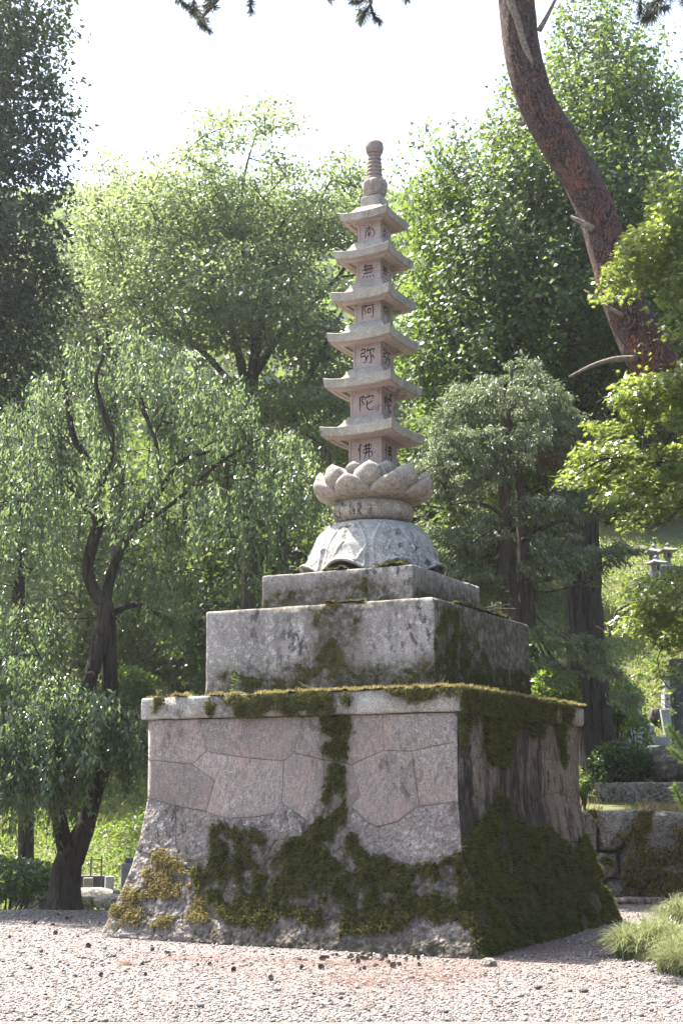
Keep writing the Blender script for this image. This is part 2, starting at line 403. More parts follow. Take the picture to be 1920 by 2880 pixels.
# ------------------------------------------------------------------ the ground, one sheet out to the ridge
LY = np.array([-40, 18.7, 19.3, 20.4, 27, 28, 34, 40, 48, 60, 100, 160, 230, 270, 420.])
LZ = np.array([0, 0, -.16, -.6, -.62, -.5, .6, 2.2, 4.7, 9.5, 32, 66, 99, 102, 90.])
RY = np.array([-40, 20.12, 20.34, 22, 24, 28, 31, 38, 48, 60, 100, 160, 230, 270, 420.])
RZ = np.array([0, 0, 1.12, 1.3, 1.72, 2.2, 3.4, 7.0, 11.5, 16.5, 37, 68, 99, 102, 90.])
def terrain(x, y):
    x = np.asarray(x, float); y = np.asarray(y, float)
    s = np.clip((x + .9) / 2.0, 0, 1); s = s * s * (3 - 2 * s)
    z = np.interp(y, LY, LZ) * (1 - s) + np.interp(y, RY, RZ) * s
    P = np.stack([x.ravel(), y.ravel(), np.zeros(x.size)], 1)
    far = np.clip((y - 24) / 10, 0, 1)
    z = z + far * (.25 * noise(P, .35, 3, 3).reshape(x.shape)) + np.clip((y - 70) / 60, 0, 1) * 9 * noise(P, .02, 5, 3).reshape(x.shape)
    return z + (y < 26) * .012 * noise(P, .9, 8, 2).reshape(x.shape)
def ground_at(px, py, y0=15, y1=120):
    r = ray(px, py); yy = np.arange(y0, y1, .1); X = r[0] * yy / r[1]; Z = EYE + r[2] * yy / r[1]
    k = np.argmax(Z < terrain(X, yy)) if (Z < terrain(X, yy)).any() else len(yy) - 1
    return np.array([X[k], yy[k], float(terrain(X[k], yy[k]))])
xs = np.r_[-260, -160, -100, -60, -40, -28, -20, -14, -10, np.arange(-8, 8.01, .25), 10, 14, 20, 28, 40, 60, 100, 160, 260]
ys = np.r_[-30, -15, -5, 0, 4, np.arange(6, 18.4, .3), np.arange(18.4, 20.9, .08), np.arange(21, 60, .5), np.arange(60, 420, 5)]
Xg, Yg = np.meshgrid(xs, ys, indexing='ij')
V = np.stack([Xg.ravel(), Yg.ravel(), terrain(Xg, Yg).ravel()], 1)
i = np.arange(len(V)).reshape(Xg.shape)
Q = np.stack([i[:-1, :-1], i[1:, :-1], i[1:, 1:], i[:-1, 1:]], -1).reshape(-1, 4)
t = NT('gravel_and_turf')
pos = t.co()
big = t.noise(1.3, 4, .6); fine = t.noise(55, 3, .7); cells = t.voro(34, pos, 'F1', 'Color'); ced = t.voro(34, pos, 'DISTANCE_TO_EDGE')
gcol = t.ramp(t.n('ShaderNodeSeparateColor').outputs[0], [(0, (0, 0, 0)), (1, (1, 1, 1))])
sep = t.n('ShaderNodeSeparateColor'); t.l(cells, sep.inputs[0])
gcol = t.ramp(sep.outputs[0], [(.05, (.115, .10, .092)), (.5, (.20, .174, .163)), (.95, (.285, .256, .243))])
gcol = t.mix(t.ramp(ced, [(.0, .6), (.12, 0)]), gcol, (.12, .10, .09))
gcol = t.mix(t.ramp(t.noise(.9, 5, .6), [(.55, 0), (.75, .35)]), gcol, (.18, .13, .105))
turf = t.ramp(t.noise(2.4, 6, .7), [(.34, (.16, .13, .09)), (.46, (.13, .13, .055)), (.6, (.085, .115, .028)), (.75, (.16, .165, .06))])
farc = t.ramp(t.noise(.35, 6, .75), [(.35, (.018, .03, .012)), (.6, (.04, .06, .02))])
at = t.n('ShaderNodeAttribute'); at.attribute_name = 'turf'
sp = t.n('ShaderNodeSeparateColor'); t.l(at.outputs['Color'], sp.inputs[0])
col = t.mix(sp.outputs[0], gcol, turf); col = t.mix(sp.outputs[1], col, farc)
h = t.math('ADD', t.math('MULTIPLY', t.ramp(ced, [(0, 0), (.25, 1)]), 1.0), t.math('MULTIPLY', fine, .5))
M['ground'] = t.done(col, .95, t.bump(h, .8, .015), .15)
ground = obj('ground', V, Q, M['ground'], smooth=True, kind='structure')
vc = ground.data.color_attributes.new('turf', 'FLOAT_COLOR', 'POINT')
edge = np.where(V[:, 0] > .3, 20.25, 19.1) + .12 * noise(V, 1.4, 4, 2)
tf = np.clip((V[:, 1] - edge) / .5, 0, 1); fr = np.clip((V[:, 1] - 62) / 20, 0, 1)
vc.data.foreach_set('color', np.stack([tf, fr, 0 * tf, 1 + 0 * tf], 1).astype(np.float32).ravel())

# ------------------------------------------------------------------ the monument: one stone pagoda on a battered stone base
pagoda = thing('stone_pagoda', 'tall mossy stone pagoda with carved characters on a battered granite base', 'pagoda', (MX, MY, 0), YAW)
ASP = 1.036
WZ = np.array([0, .2, .45, .7, 1.0, 1.4, 1.9, 2.23]); WW = np.array([2.10, 2.035, 1.955, 1.885, 1.825, 1.778, 1.782, 1.79])
def wid(z): return np.interp(z, WZ, WW)
def face_point(k, u, z, off=0.0):
    u = np.asarray(u, float); z = np.asarray(z, float); w = wid(z)
    a = u * w * (1 if k % 2 == 0 else ASP); b = w * (ASP if k % 2 == 0 else 1) + off
    if k == 0: return np.stack([a, -b, z], -1)
    if k == 1: return np.stack([b, a, z], -1)
    if k == 2: return np.stack([-a, b, z], -1)
    return np.stack([-b, -a, z], -1)
def w2mon(P):
    x = P[0] - MX; y = P[1] - MY
    return np.array([x * CY + y * SY, -x * SY + y * CY, P[2]])
OL = w2mon(np.array([0, 0, EYE])); ZS = np.linspace(-.3, 2.23, 500)
def face_hit(px, py, k):
    R = w2mon(np.array([0, 0, EYE]) + ray(px, py)) - OL
    tt = (ZS - EYE) / R[2]; P = OL + tt[:, None] * R; ok = tt > 0
    e = np.abs(-P[:, 1] - wid(ZS) * ASP) if k == 0 else np.abs(P[:, 0] - wid(ZS))
    e[~ok] = 9; j = e.argmin(); w = wid(ZS[j])
    return (P[j, 0] / w if k == 0 else P[j, 1] / (w * ASP)), ZS[j]
def c1(x, y): return (340 + x / 2.063, 1900 + y / 2.063)
def c2(x, y): return (1050 + x / 1.8447, 1850 + y / 1.8447)
def c3(x, y): return (550 + x / 1.4933, 1500 + y / 1.4933)

def make_stone(k, poly, mat, seed, proud=0.0, rough=.006, name='stone', joint=.0015):
    """one masonry block: polygon on face k in (u, z), rounded into its joints"""
    P = np.array(poly, float); M2 = P * [1.88, 1]
    D = []; fine = k == 0 and P[:, 1].mean() < 1.2; es = .028 if fine else .06
    for a, b in zip(M2, np.roll(M2, -1, 0)):
        n = max(1, int(np.linalg.norm(b - a) / es)); D.append(a + (b - a) * (np.arange(n) / n)[:, None])
    D = np.concatenate(D); c = D.mean(0)
    D = D + .012 * np.stack([noise(np.c_[D, 0 * D[:, :1]], 3.1, 11, 2), noise(np.c_[D, 0 * D[:, :1]], 3.1, 12, 2)], 1) * (np.abs(np.abs(D[:, :1] / 1.88) - 1) > .004)
    n = len(D); dist = np.linalg.norm(D - c, axis=1, keepdims=True); lock = np.abs(np.abs(D[:, 0] / 1.88) - 1) < .004
    rings, offs = [], []
    for ins, off in ((joint * .6, -.05), (joint + .001, -.003), (joint + .006, -.001)):
        d = np.where(lock[:, None], 0, ins / dist); R = D + (c - D) * d
        rings.append(R); offs.append(np.where(lock, 0.0, off + proud))
    SS = np.linspace(.94, .06, 13) if fine else (.86, .7, .52, .33, .15)
    for s in SS:
        R = c + (D - c) * s; rings.append(R); offs.append(np.full(n, proud + .010 * (1 - s ** 2)))
    U = np.concatenate(rings + [c[None]]); O = np.concatenate(offs + [np.array([proud + .01])])
    L = np.concatenate([lock & True] * 3 + [np.zeros(n, bool)] * len(SS) + [np.zeros(1, bool)])
    z = np.clip(U[:, 1], 0, 2.225); u = np.clip(U[:, 0] / 1.88, -1, 1)
    W = face_point(k, u, z)
    low = np.clip((1.05 - z) / .5, 0, 1)
    nz = (rough + .014 * low) * noise(W, 6, seed, 3) + (.35 * rough + .020 * low) * noise(W, 20, seed + 1, 2)
    O = np.where(L, 0, O + nz)
    V = face_point(k, u, z, O); fs = []
    for r in range(2 + len(SS)):
        a = r * n
        fs += [(a + j, a + (j + 1) % n, a + n + (j + 1) % n, a + n + j) for j in range(n)]
    a = (2 + len(SS)) * n; fs += [(a + j, a + (j + 1) % n, len(V) - 1) for j in range(n)]
    # orientation: make normals point outward
    p, q, r_ = V[fs[-1][0]], V[fs[-1][1]], V[fs[-1][2]]
    nrm = np.cross(q - p, r_ - p); out = face_point(k, 0, 1.0) * [1, 1, 0]
    if nrm @ out < 0: fs = [f[::-1] for f in fs]
    o = obj(name, V, fs, mat, pagoda, smooth=True); STONES.append((o, k)); return o
STONES = []

mb = MB(); mb.square_rings([(w - .045, z, 0) for z, w in zip(WZ, WW)], 5)
core_v = mb.V[0] * [1, ASP, 1]; mb.V[0] = core_v
mb.build('base_core', M['mortar'], pagoda)

# the front: every block traced from the photograph
TOPZ = 2.232
fv = {k: face_hit(*v, 0) for k, v in dict(
    a1=c1(470, 262), a2=c1(1050, 268), a3=c1(1250, 262), a4=c1(1530, 250), b1=c1(515, 440), b0=c1(435, 515), d=c1(790, 483), e=c1(955, 495),
    f=c1(1025, 445), g=c1(1190, 490), h=c1(1255, 500), i=c1(1315, 520), j=c1(1515, 430), k=c2(215, 487), m=c1(440, 610), n=c1(470, 785),
    o=c1(330, 757), p=c1(580, 810), q=c1(690, 640), r=c1(650, 835), s=c1(890, 795), t=c1(945, 740), u=c1(1015, 820), v=c1(1100, 875),
    w=c1(1180, 760), x=c1(1360, 700), y=c1(1355, 760), z=c1(1290, 790), aa=c1(1440, 850), ab=c2(40, 875), ac=c2(110, 850), ad=c2(195, 770),
    ae=c1(320, 980), af=c1(170, 1035), ag=c1(560, 860), ah=c1(510, 1060), ai=c1(350, 1085), aj=c1(520, 950), ak=c1(560, 1100), al=c1(800, 1130),
    am=c1(880, 960), an=c1(1060, 930), ao=c1(1060, 1120), ap=c1(1300, 1150), aq=c1(1510, 1050), ar=c2(290, 1100), at=c1(430, 1180), au=c1(430, 1330),
    av=c1(380, 1400), aw=c1(230, 1420), ax=c1(500, 1390), ay=c1(640, 1450), az=c1(800, 1300), ba=c1(960, 1400), bb=c1(1180, 1420), bc=c1(1260, 1300),
    bd=c2(200, 1250), be=c2(300, 1400), bf=c2(215, 1445), bg=c1(650, 1590), bh=c1(1155, 1620), bi=c2(185, 1555), bj=c1(260, 1580)).items()}
def zL(py): return np.interp(py, [2023, 2137, 2244, 2390, 2515, 2640], [2.238, 1.809, 1.411, .875, .425, 0])
def zC(py): return np.interp(py, [2005, 2100, 2240, 2370, 2522, 2695], [2.23, 1.899, 1.434, 1.011, .527, 0])
ends = dict(L0=(-1, TOPZ), L1=(-1, zL(2137)), L2=(-1, zL(2244)), L3=(-1, zL(2390)), L4=(-1, zL(2525)), L5=(-1, 0),
            C0=(1, TOPZ), C1=(1, zC(2088)), C2=(1, zC(2254)), C3=(1, zC(2397)), C4=(1, zC(2571)), C5=(1, 0))
fv.update(ends)
for k in ('a1', 'a2', 'a3', 'a4'): fv[k] = (fv[k][0], TOPZ)
for k in ('bg', 'bh', 'bi', 'bj'): fv[k] = (fv[k][0], 0)
front = ['L0 a1 b1 b0 L1', 'a1 a2 f e d b1', 'a2 a3 h g f', 'a3 a4 j i h', 'a4 C0 C1 k j', 'L1 b0 m n o L2', 'b0 b1 d q r p n m', 'd e t s r q',
         'e f g w v u t', 'g h i x y z w', 'i j k ad ac ab aa y x', 'k C1 C2 ad', 'L2 o ae af L3', 'o n p ag aj ah ai ae',
         'p r s t u v an am al ak ah aj ag', 'v w z y aa ab aq ap ao an', 'ab ac ad C2 C3 ar aq', 'L3 af ae ai at au av aw L4',
         'ai ah ak al az ay ax au at', 'al am an ao ap bc bb ba az', 'ap aq ar bd bb bc', 'ar C3 C4 be bd', 'L4 aw av ax ay bg bj', 'L4 bj L5',
         'ay az ba bb bh bg', 'bb bd be bf bi bh', 'bf be C4 C5 bi']
pk = [.004, 0, .006, .002, .005, .003, 0, .006, .002, 0, .007, .004]
for n_, pl in enumerate(front):
    P = [fv[k] for k in pl.split()]; zc = np.mean([p[1] for p in P])
    make_stone(0, P, M['pink'] if zc > 1.25 else M['rough'], 100 + n_, pk[n_ % 12], .004 if zc > 1.25 else .012)
# the other three faces: irregular courses
def courses(k, seed, mats):
    r = np.random.default_rng(seed)
    zs = [TOPZ, 1.82, 1.37, .95, .5, 0]; rows = []
    for i_ in range(len(zs)):
        n = 9 if i_ < 4 else 8
        us = np.linspace(-1, 1, n); jit = r.uniform(-.055, .055, n); jit[0] = jit[-1] = 0
        dz = r.uniform(-.1, .1, n)
        if i_ in (0, 5): dz[:] = 0
        if k == 1: dz[0] = 0
        rows.append((us + jit, np.full(n, zs[i_]) + dz))
    for i_ in range(5):
        ut, zt = rows[i_]; ub, zb = rows[i_ + 1]
        cuts = np.sort(np.r_[-1, np.linspace(-1, 1, 5 if i_ % 2 else 6)[1:-1] + r.uniform(-.12, .12, 3 if i_ % 2 else 4), 1])
        for c0, c1_ in zip(cuts[:-1], cuts[1:]):
            sk = r.uniform(-.06, .06) if 0 else 0
            top = [(c0, np.interp(c0, ut, zt))] + [(a, b) for a, b in zip(ut, zt) if c0 + .03 < a < c1_ - .03] + [(c1_, np.interp(c1_, ut, zt))]
            bot = [(c1_, np.interp(c1_, ub, zb))] + [(a, b) for a, b in zip(ub[::-1], zb[::-1]) if c0 + .03 < a < c1_ - .03] + [(c0, np.interp(c0, ub, zb))]
            make_stone(k, top + bot, mats[0] if i_ < 3 else mats[1], int(r.integers(1000)), r.uniform(0, .008), .006 if i_ < 3 else .012)
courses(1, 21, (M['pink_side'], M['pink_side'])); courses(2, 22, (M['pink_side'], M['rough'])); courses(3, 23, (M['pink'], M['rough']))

# coping of long blocks
def rbox(name, x0, x1, y0, y1, z0, z1, r, mat, seed, rough=.008, chip=.02, cell=.09, parent=pagoda):
    c = ((x0 + x1) / 2, (y0 + y1) / 2, (z0 + z1) / 2)
    V, Q = round_box((x1 - x0) / 2, (y1 - y0) / 2, (z1 - z0) / 2, r, cell, rough, seed, chip, c)
    return obj(name, V + c, Q, mat, parent, smooth=True)
A, B, K0, K1 = 1.852, 1.919, 2.232, 2.459; g = .004
for n_, (x0, x1, y0, y1, up) in enumerate([(-A, -.98, -B, -.95, 0), (-.98, .03, -B, -.95, .008), (.03, A, -B, -.95, .004), (.9, A, -.95, .3, .01), (.9, A, .3, B, -.004),
                                     (-.1, .9, .95, B, 0), (-A, -.1, .95, B, .006), (-A, -.9, -.95, .1, 0), (-A, -.9, .1, .95, .004)]):
    rbox('coping_stone', x0 + g, x1 - g, y0 + g, y1 - g, K0, K1 + up, .022, M['cap'], 40 + n_, .010, .03)
rbox('coping_stone', -.895, .895, -.945, .945, K0, K1 - .01, .02, M['cap'], 60)
rbox('lower_plinth_block', -1.366, 1.366, -1.415, 1.415, K1 - .005, 3.4226, .028, M['block'], 61, .007, .03, .07)
rbox('upper_plinth_block', -.927, .927, -.961, .961, 3.42, 3.853, .022, M['block'], 62, .010, .03, .06)

# inverted lotus dome with eight curled petals
nt, nth = 64, 416
th = np.arange(nth) / nth * 2 * math.pi
ph = ((th + math.pi / 8) % (math.pi / 4)) - math.pi / 8          # angle from the petal centre (petals at faces and corners)
pw = np.abs(ph) / (math.pi / 8)
tt = np.linspace(0, 1, nt)[:, None]
rp = np.interp(tt, [0, .08, .25, .5, .75, .9, 1], [.42, .525, .63, .722, .762, .778, .79])
arch = np.cos(pw * math.pi / 2) ** 1.3
zb = 3.872 + .125 * arch[None, :] ** .9
zt_ = np.interp(tt, [0, .08, .25, .5, .75, 1], [4.505, 4.475, 4.36, 4.165, 4.0, 3.872]) + 0 * pw[None]
blend = np.clip((tt - .35) / .65, 0, 1) ** 1.5
zz = zt_ + blend * (zb - 3.872)
rr = rp + .085 * (tt ** 9) * arch[None] + .004 * np.cos(pw[None] * math.pi) * np.clip(tt * 2, 0, 1) * (1 - tt ** 6)
def ridge(d, w): return np.exp(-(d / w) ** 2)
lim = .98 * np.sqrt(np.clip((tt - .02) / .55, 0, 1)) + 0 * pw
rr = rr + (.016 * ridge(pw[None] - np.minimum(lim, .84), .06) - .005 * ridge(pw[None] - np.minimum(lim, .84) - .17, .08)) * (tt > .05)
lim2 = .45 * np.sqrt(np.clip((tt - .42) / .4, 0, 1)); rr = rr + .014 * ridge(pw[None] - lim2, .06) * (tt > .44) * (tt < .93)
pi_ = 1 - pw; lim3 = .52 * np.sqrt(np.clip((tt - .5) / .5, 0, 1)); rr = rr + .014 * ridge(pi_[None] - lim3, .06) * (tt > .5) * (tt < .95)
Vd = np.stack([rr * np.cos(th - math.pi / 2)[None], rr * np.sin(th - math.pi / 2)[None], zz], -1)
und = []
for dr, dz in ((-.004, -.02), (-.03, -.032), (-.06, -.01), (-.13, .01), (-.3, -.0)):
    r2 = rr[-1] + dr * 1.0; z2 = np.maximum(zz[-1] + dz, 3.856); und.append(np.stack([r2 * np.cos(th - math.pi / 2), r2 * np.sin(th - math.pi / 2), z2], -1))
Vd = np.concatenate([Vd, np.array(und)]); m = len(Vd)
W = Vd.reshape(-1, 3); nrm = unit(W * [1, 1, 0]); W = W + nrm * (.006 * noise(W, 9, 3, 3))[:, None]
i = np.arange(m * nth).reshape(m, nth); j = np.roll(i, -1, 1)
Q = np.stack([i[1:], j[1:], j[:-1], i[:-1]], -1).reshape(-1, 4).tolist(); Q.append(list(range(nth)))
obj('lotus_dome', W, Q, M['dome'], pagoda, smooth=True)

def ell(cz, hz, r0, r1, n=9):
    a = np.linspace(-math.pi / 2, math.pi / 2, n); return [(r0 + (r1 - r0) * math.cos(x), cz + hz * math.sin(x)) for x in a]
mb = MB(); mb.lathe(ell(4.645, .135, .33, .475, 17), 64); o = mb.build('ring_cushion', M['lotus'], pagoda, smooth=True)
mb = MB(); mb.lathe([(.40, 4.76), (.44, 4.79), (.50, 4.83), (.56, 4.93), (.53, 5.0), (.3, 5.02)], 48)
cup = mb.build('lotus_cup', M['lotus'], pagoda, smooth=True)
def petal(w0, prof, bulge, thick, point=.5):
    ns, nt_ = 11, 14; s = np.linspace(-1, 1, ns); t_ = np.linspace(0, 1, nt_)
    pr = np.array(prof); r = np.interp(t_, pr[:, 0], pr[:, 1]); z = np.interp(t_, pr[:, 0], pr[:, 2])
    wd = w0 * np.interp(t_, [0, .2, .45, .65, .8, .9, .96, 1], [.66, .9, 1, .97, .82, .56, .31, .03])
    out = []
    for side in (1, -1):
        b = bulge * np.sin(np.clip(t_, 0, 1) * math.pi * .8 + .35)[:, None] * (1 - np.abs(s[None]) ** 2.2)
        th_ = (thick * .5 * side) * (1 - np.abs(s[None]) ** 4) * np.interp(t_, [0, .85, 1], [1, 1, .15])[:, None]
        R = r[:, None] + b + th_ - .05 * (s[None] ** 2) * (wd / w0)[:, None]
        Zz = z[:, None] - .03 * (np.abs(s[None]) ** 2) * t_[:, None]
        out.append(np.stack([R, wd[:, None] * s[None], Zz + 0 * R], -1))
    V = np.concatenate([o_.reshape(-1, 3) for o_ in out]); k = nt_ * ns
    V += unit(V * [1, 0, 0]) * (.006 * noise(V, 14, 2, 2))[:, None]
    i = np.arange(k).reshape(nt_, ns); q = np.stack([i[:-1, :-1], i[:-1, 1:], i[1:, 1:], i[1:, :-1]], -1).reshape(-1, 4)
    fs = q.tolist() + (q[:, ::-1] + k).tolist()
    loop = list(i[0]) + list(i[1:, -1]) + list(i[-1, -2::-1]) + list(i[-2:0:-1, 0])
    fs += [(a, a + k, b + k, b) for a, b in zip(loop, loop[1:] + loop[:1])]
    return mesh_data('petal', V, fs, M['lotus'], True)
pl = petal(.225, [(0, .40, 4.775), (.25, .50, 4.80), (.5, .575, 4.845), (.75, .63, 4.915), (.92, .652, 4.985), (1, .672, 5.015)], .075, .07)
pu = petal(.20, [(0, .48, 4.84), (.3, .545, 4.90), (.55, .585, 4.98), (.8, .592, 5.085), (1, .598, 5.15)], .07, .06)
pin = petal(.17, [(0, .40, 4.95), (.4, .46, 5.03), (.8, .49, 5.13), (1, .475, 5.185)], .035, .05)
for k in range(8):
    for me, a0 in ((pl, 0.0), (pu, math.pi / 8), (pin, 0.0)):
        o = obj_from('petal', me, cup); o.rotation_euler = (0, 0, a0 + k * math.pi / 4)

# tower: storeys, roofs, finial
def lean(z): return .010 * max(0, z - 5.2)
STROKES = {
 'nan': ['.2,.84 .78,.88', '.5,1 .48,.72', '.2,.66 .2,.3 .1,.04', '.2,.66 .82,.7 .86,.15 .72,.08', '.38,.6 .44,.5', '.64,.62 .56,.5', '.35,.44 .68,.47', '.3,.29 .7,.32', '.5,.48 .5,.08'],
 'mu': ['.3,.98 .15,.75', '.25,.84 .8,.88', '.03,.6 .97,.64', '.15,.36 .85,.38', '.27,.82 .3,.37', '.42,.83 .44,.37', '.58,.84 .58,.38', '.72,.85 .72,.38', '.15,.2 .06,.05', '.36,.18 .4,.05', '.58,.18 .64,.05', '.78,.2 .93,.04'],
 'a': ['.12,.9 .12,.02', '.12,.88 .38,.91 .24,.66 .38,.46 .2,.38', '.42,.87 .99,.91', '.5,.68 .51,.4', '.5,.66 .7,.68 .68,.43', '.51,.42 .68,.43', '.85,.9 .87,.3 .82,.06 .68,.14'],
 'mi': ['.08,.9 .36,.93 .34,.7', '.34,.7 .1,.68 .08,.48', '.08,.48 .38,.51 .34,.1 .18,.16', '.58,.98 .44,.72', '.55,.82 .97,.86 .88,.7', '.7,.82 .7,.05 .58,.13', '.56,.55 .43,.24', '.82,.55 .98,.26'],
 'da': ['.1,.88 .12,.02', '.1,.86 .36,.9 .22,.66 .36,.46 .18,.38', '.68,1 .69,.87', '.47,.84 .45,.68', '.47,.82 .98,.84 .92,.68', '.58,.64 .58,.2 .68,.08 .92,.1 .96,.27', '.92,.58 .58,.4'],
 'butsu': ['.22,.99 .03,.58', '.15,.74 .15,.0', '.4,.82 .88,.85 .86,.66', '.86,.65 .4,.62 .38,.42', '.38,.42 .93,.45 .9,.2 .78,.2', '.56,.97 .55,.4 .42,.02', '.74,1 .74,.0']}
def glyph(key, size):
    mb = MB()
    for st in STROKES[key]:
        P = np.array([[float(v) for v in q.split(',')] for q in st.split()]) - .5
        P = smooth_path(np.c_[P, 0 * P[:, :1]], .06)[:, :2] * size; n = len(P)
        T = unit(np.gradient(P, axis=0)); N = np.stack([-T[:, 1], T[:, 0]], 1)
        w = size * .036 * np.interp(np.linspace(0, 1, n), [0, .15, .6, 1], [.9, 1.15, .9, .45])[:, None]
        L, R = P + N * w, P - N * w
        V = np.concatenate([np.c_[L, 0 * w + .0015], np.c_[R, 0 * w + .0015], np.c_[L * 1, 0 * w - .004], np.c_[R, 0 * w - .004]])
        fs = []
        for k in range(n - 1):
            fs += [(k, k + 1, n + k + 1, n + k)[::-1], (2 * n + k, 2 * n + k + 1, k + 1, k)[::-1], (n + k, n + k + 1, 3 * n + k + 1, 3 * n + k)[::-1]]
        fs += [(0, n, 3 * n, 2 * n), (n - 1, 3 * n - 1, 4 * n - 1, 2 * n - 1)]
        mb.add(V, fs)
    return mb
# (roof half width, tip z, storey half width bottom/top, storey bottom z, storey top z, character)
tiers = [(.468, 5.635, .214, .212, 5.02, 5.515, 'butsu'), (.440, 6.222, .202, .201, 5.775, 6.09, 'da'), (.415, 6.782, .181, .180, 6.363, 6.655, 'mi'),
         (.386, 7.292, .172, .171, 6.93, 7.19, 'a'), (.366, 7.812, .158, .157, 7.447, 7.70, 'mu'), (.322, 8.298, .149, .148, 7.955, 8.175, 'nan')]
for n_, (rw, zt0, sb, st, z0, z1, key) in enumerate(tiers):
    dx = lean(z0); ox, oy = dx * CY, -dx * SY
    bm = bmesh.new(); 
    vs = [bm.verts.new((sx * w + ox, sy * w + oy, z)) for z, w in ((z0, sb), (z1, st)) for sx, sy in ((-1, -1), (1, -1), (1, 1), (-1, 1))]
    bm.faces.new(vs[:4][::-1]); bm.faces.new(vs[4:])
    sides = [bm.faces.new((vs[k], vs[(k + 1) % 4], vs[4 + (k + 1) % 4], vs[4 + k])) for k in range(4)]
    bmesh.ops.recalc_face_normals(bm, faces=bm.faces[:])
    bmesh.ops.inset_individual(bm, faces=sides, thickness=.034, depth=0)
    bmesh.ops.inset_individual(bm, faces=sides, thickness=.004, depth=-.009)
    me = bpy.data.meshes.new('storey'); bm.to_mesh(me); bm.free(); me.materials.append(M['tower'])
    storey = obj_from('storey', me, pagoda)
    size = min(.2, (z1 - max(z0, 5.2)) * .72); zc = (max(z0, 5.18) + z1) / 2 - (.0 if key != 'butsu' else .005)
    gl = mesh_data('inscription', np.concatenate((gb := glyph(key, size)).V), gb.Fc, M['ink'])
    for k in range(4):
        o = obj_from('inscription', gl, storey); a = k * math.pi / 2
        o.rotation_euler = Euler((math.pi / 2, 0, a)); r0 = (sb + st) / 2 - .009
        o.location = (ox + r0 * math.sin(a), oy - r0 * math.cos(a), zc)
    nxt = tiers[n_ + 1] if n_ < 5 else None
    bw = nxt[2] if nxt else .14; bz = nxt[4] if nxt else 8.40
    up = .036 if rw > .35 else .028; ze = zt0 - up; fh = .100 if n_ < 4 else .088
    mb = MB()
    rings = [(st - .03, z1 - .012, 0), (st + .028, z1 - .012, 0), (st + .034, z1 + .012, 0), (st + .074, z1 + .014, 0), (st + .08, ze - fh - .014, .0), (st + .1, ze - fh - .010, .0), (rw - .085, ze - fh + .0, up * .45), (rw - .08, ze - fh - .008, up * .5), (rw - .030, ze - fh - .004, up * .7)]
    sb_ = MB(); sb_.square_rings(rings + [(rw - .034, ze - fh + .02, up * .7)], 17); sb_.V[0] = sb_.V[0] + [ox, oy, 0]
    rings = [(st, ze - fh + .012, 0), (rw - .032, ze - fh + .004, up * .7), (rw - .022, ze - fh - .002, up * .75), (rw - .014, ze - fh + .004, up * .8), (rw - .002, ze - .010, up), (rw, ze, up), (rw - .012, ze + .007, up)]
    ri = bw + .075
    rings += [(rw + (ri - rw) * s, ze + .007 + (bz - .062 - ze) * s ** 2.1 * .55, up * (1 - s) ** 1.6) for s in (.2, .4, .6, .8)]
    rings += [(ri, ze + .007 + (bz - .062 - ze) * .72, 0), (ri - .018, bz - .05, 0), (bw + .024, bz - .006, 0), (bw + .018, bz, 0), (bw - .03, bz, 0)]
    mb.square_rings(rings, 17)
    Vr = mb.V[0]; Vr = Vr + (.0025 * noise(Vr, 12, n_, 3))[:, None]; Vr = Vr + [ox, oy, 0]; mb.V[0] = Vr
    rf_ = mb.build('roof', M['eave'], pagoda, smooth=False); sb_.build('soffit', M['tower'], rf_, smooth=False)
dx = lean(8.7); ox, oy = dx * CY, -dx * SY
fin = [rbox('finial_block', -.128 + ox, .128 + ox, -.128 + oy, .128 + oy, 8.395, 8.545, .008, M['eave'], 77, .002, .006, .06)]
mb = MB()
prof = [(.085, 8.545), (.108, 8.56), (.128, 8.60), (.142, 8.66), (.146, 8.71), (.138, 8.755), (.12, 8.775), (.085, 8.78)]
mb.lathe(prof, 64, (ox, oy), lambda th, z: 1 + .16 * np.abs(np.cos(th * 4 + (z > 8.67) * math.pi / 2)) ** .7 * (.4 if z < 8.57 or z > 8.76 else 1) - .06)
mb.build('finial_cup', M['finial'], pagoda, smooth=True)
prof = [(.07, 8.775)]
for k in range(7):
    z = 8.78 + k * .0505; r = .098 - k * .0026
    prof += [(r - .022, z + .002), (r - .006, z + .009), (r, z + .025), (r - .006, z + .041), (r - .022, z + .048)]
prof.append((.06, 9.135))
mb = MB(); mb.lathe(prof, 40, (ox, oy)); mb.build('ringed_shaft', M['finial'], pagoda, smooth=True)
mb = MB(); mb.lathe([(.07, 9.125), (.098, 9.14), (.110, 9.175), (.114, 9.21), (.109, 9.25), (.093, 9.278), (.055, 9.293), (.025, 9.302), (.006, 9.315)], 40, (ox, oy), lambda th, z: 1 - .03 * np.abs(np.sin(th * 4)) ** 6)
mb.build('jewel_ball', M['finial'], pagoda, smooth=True)

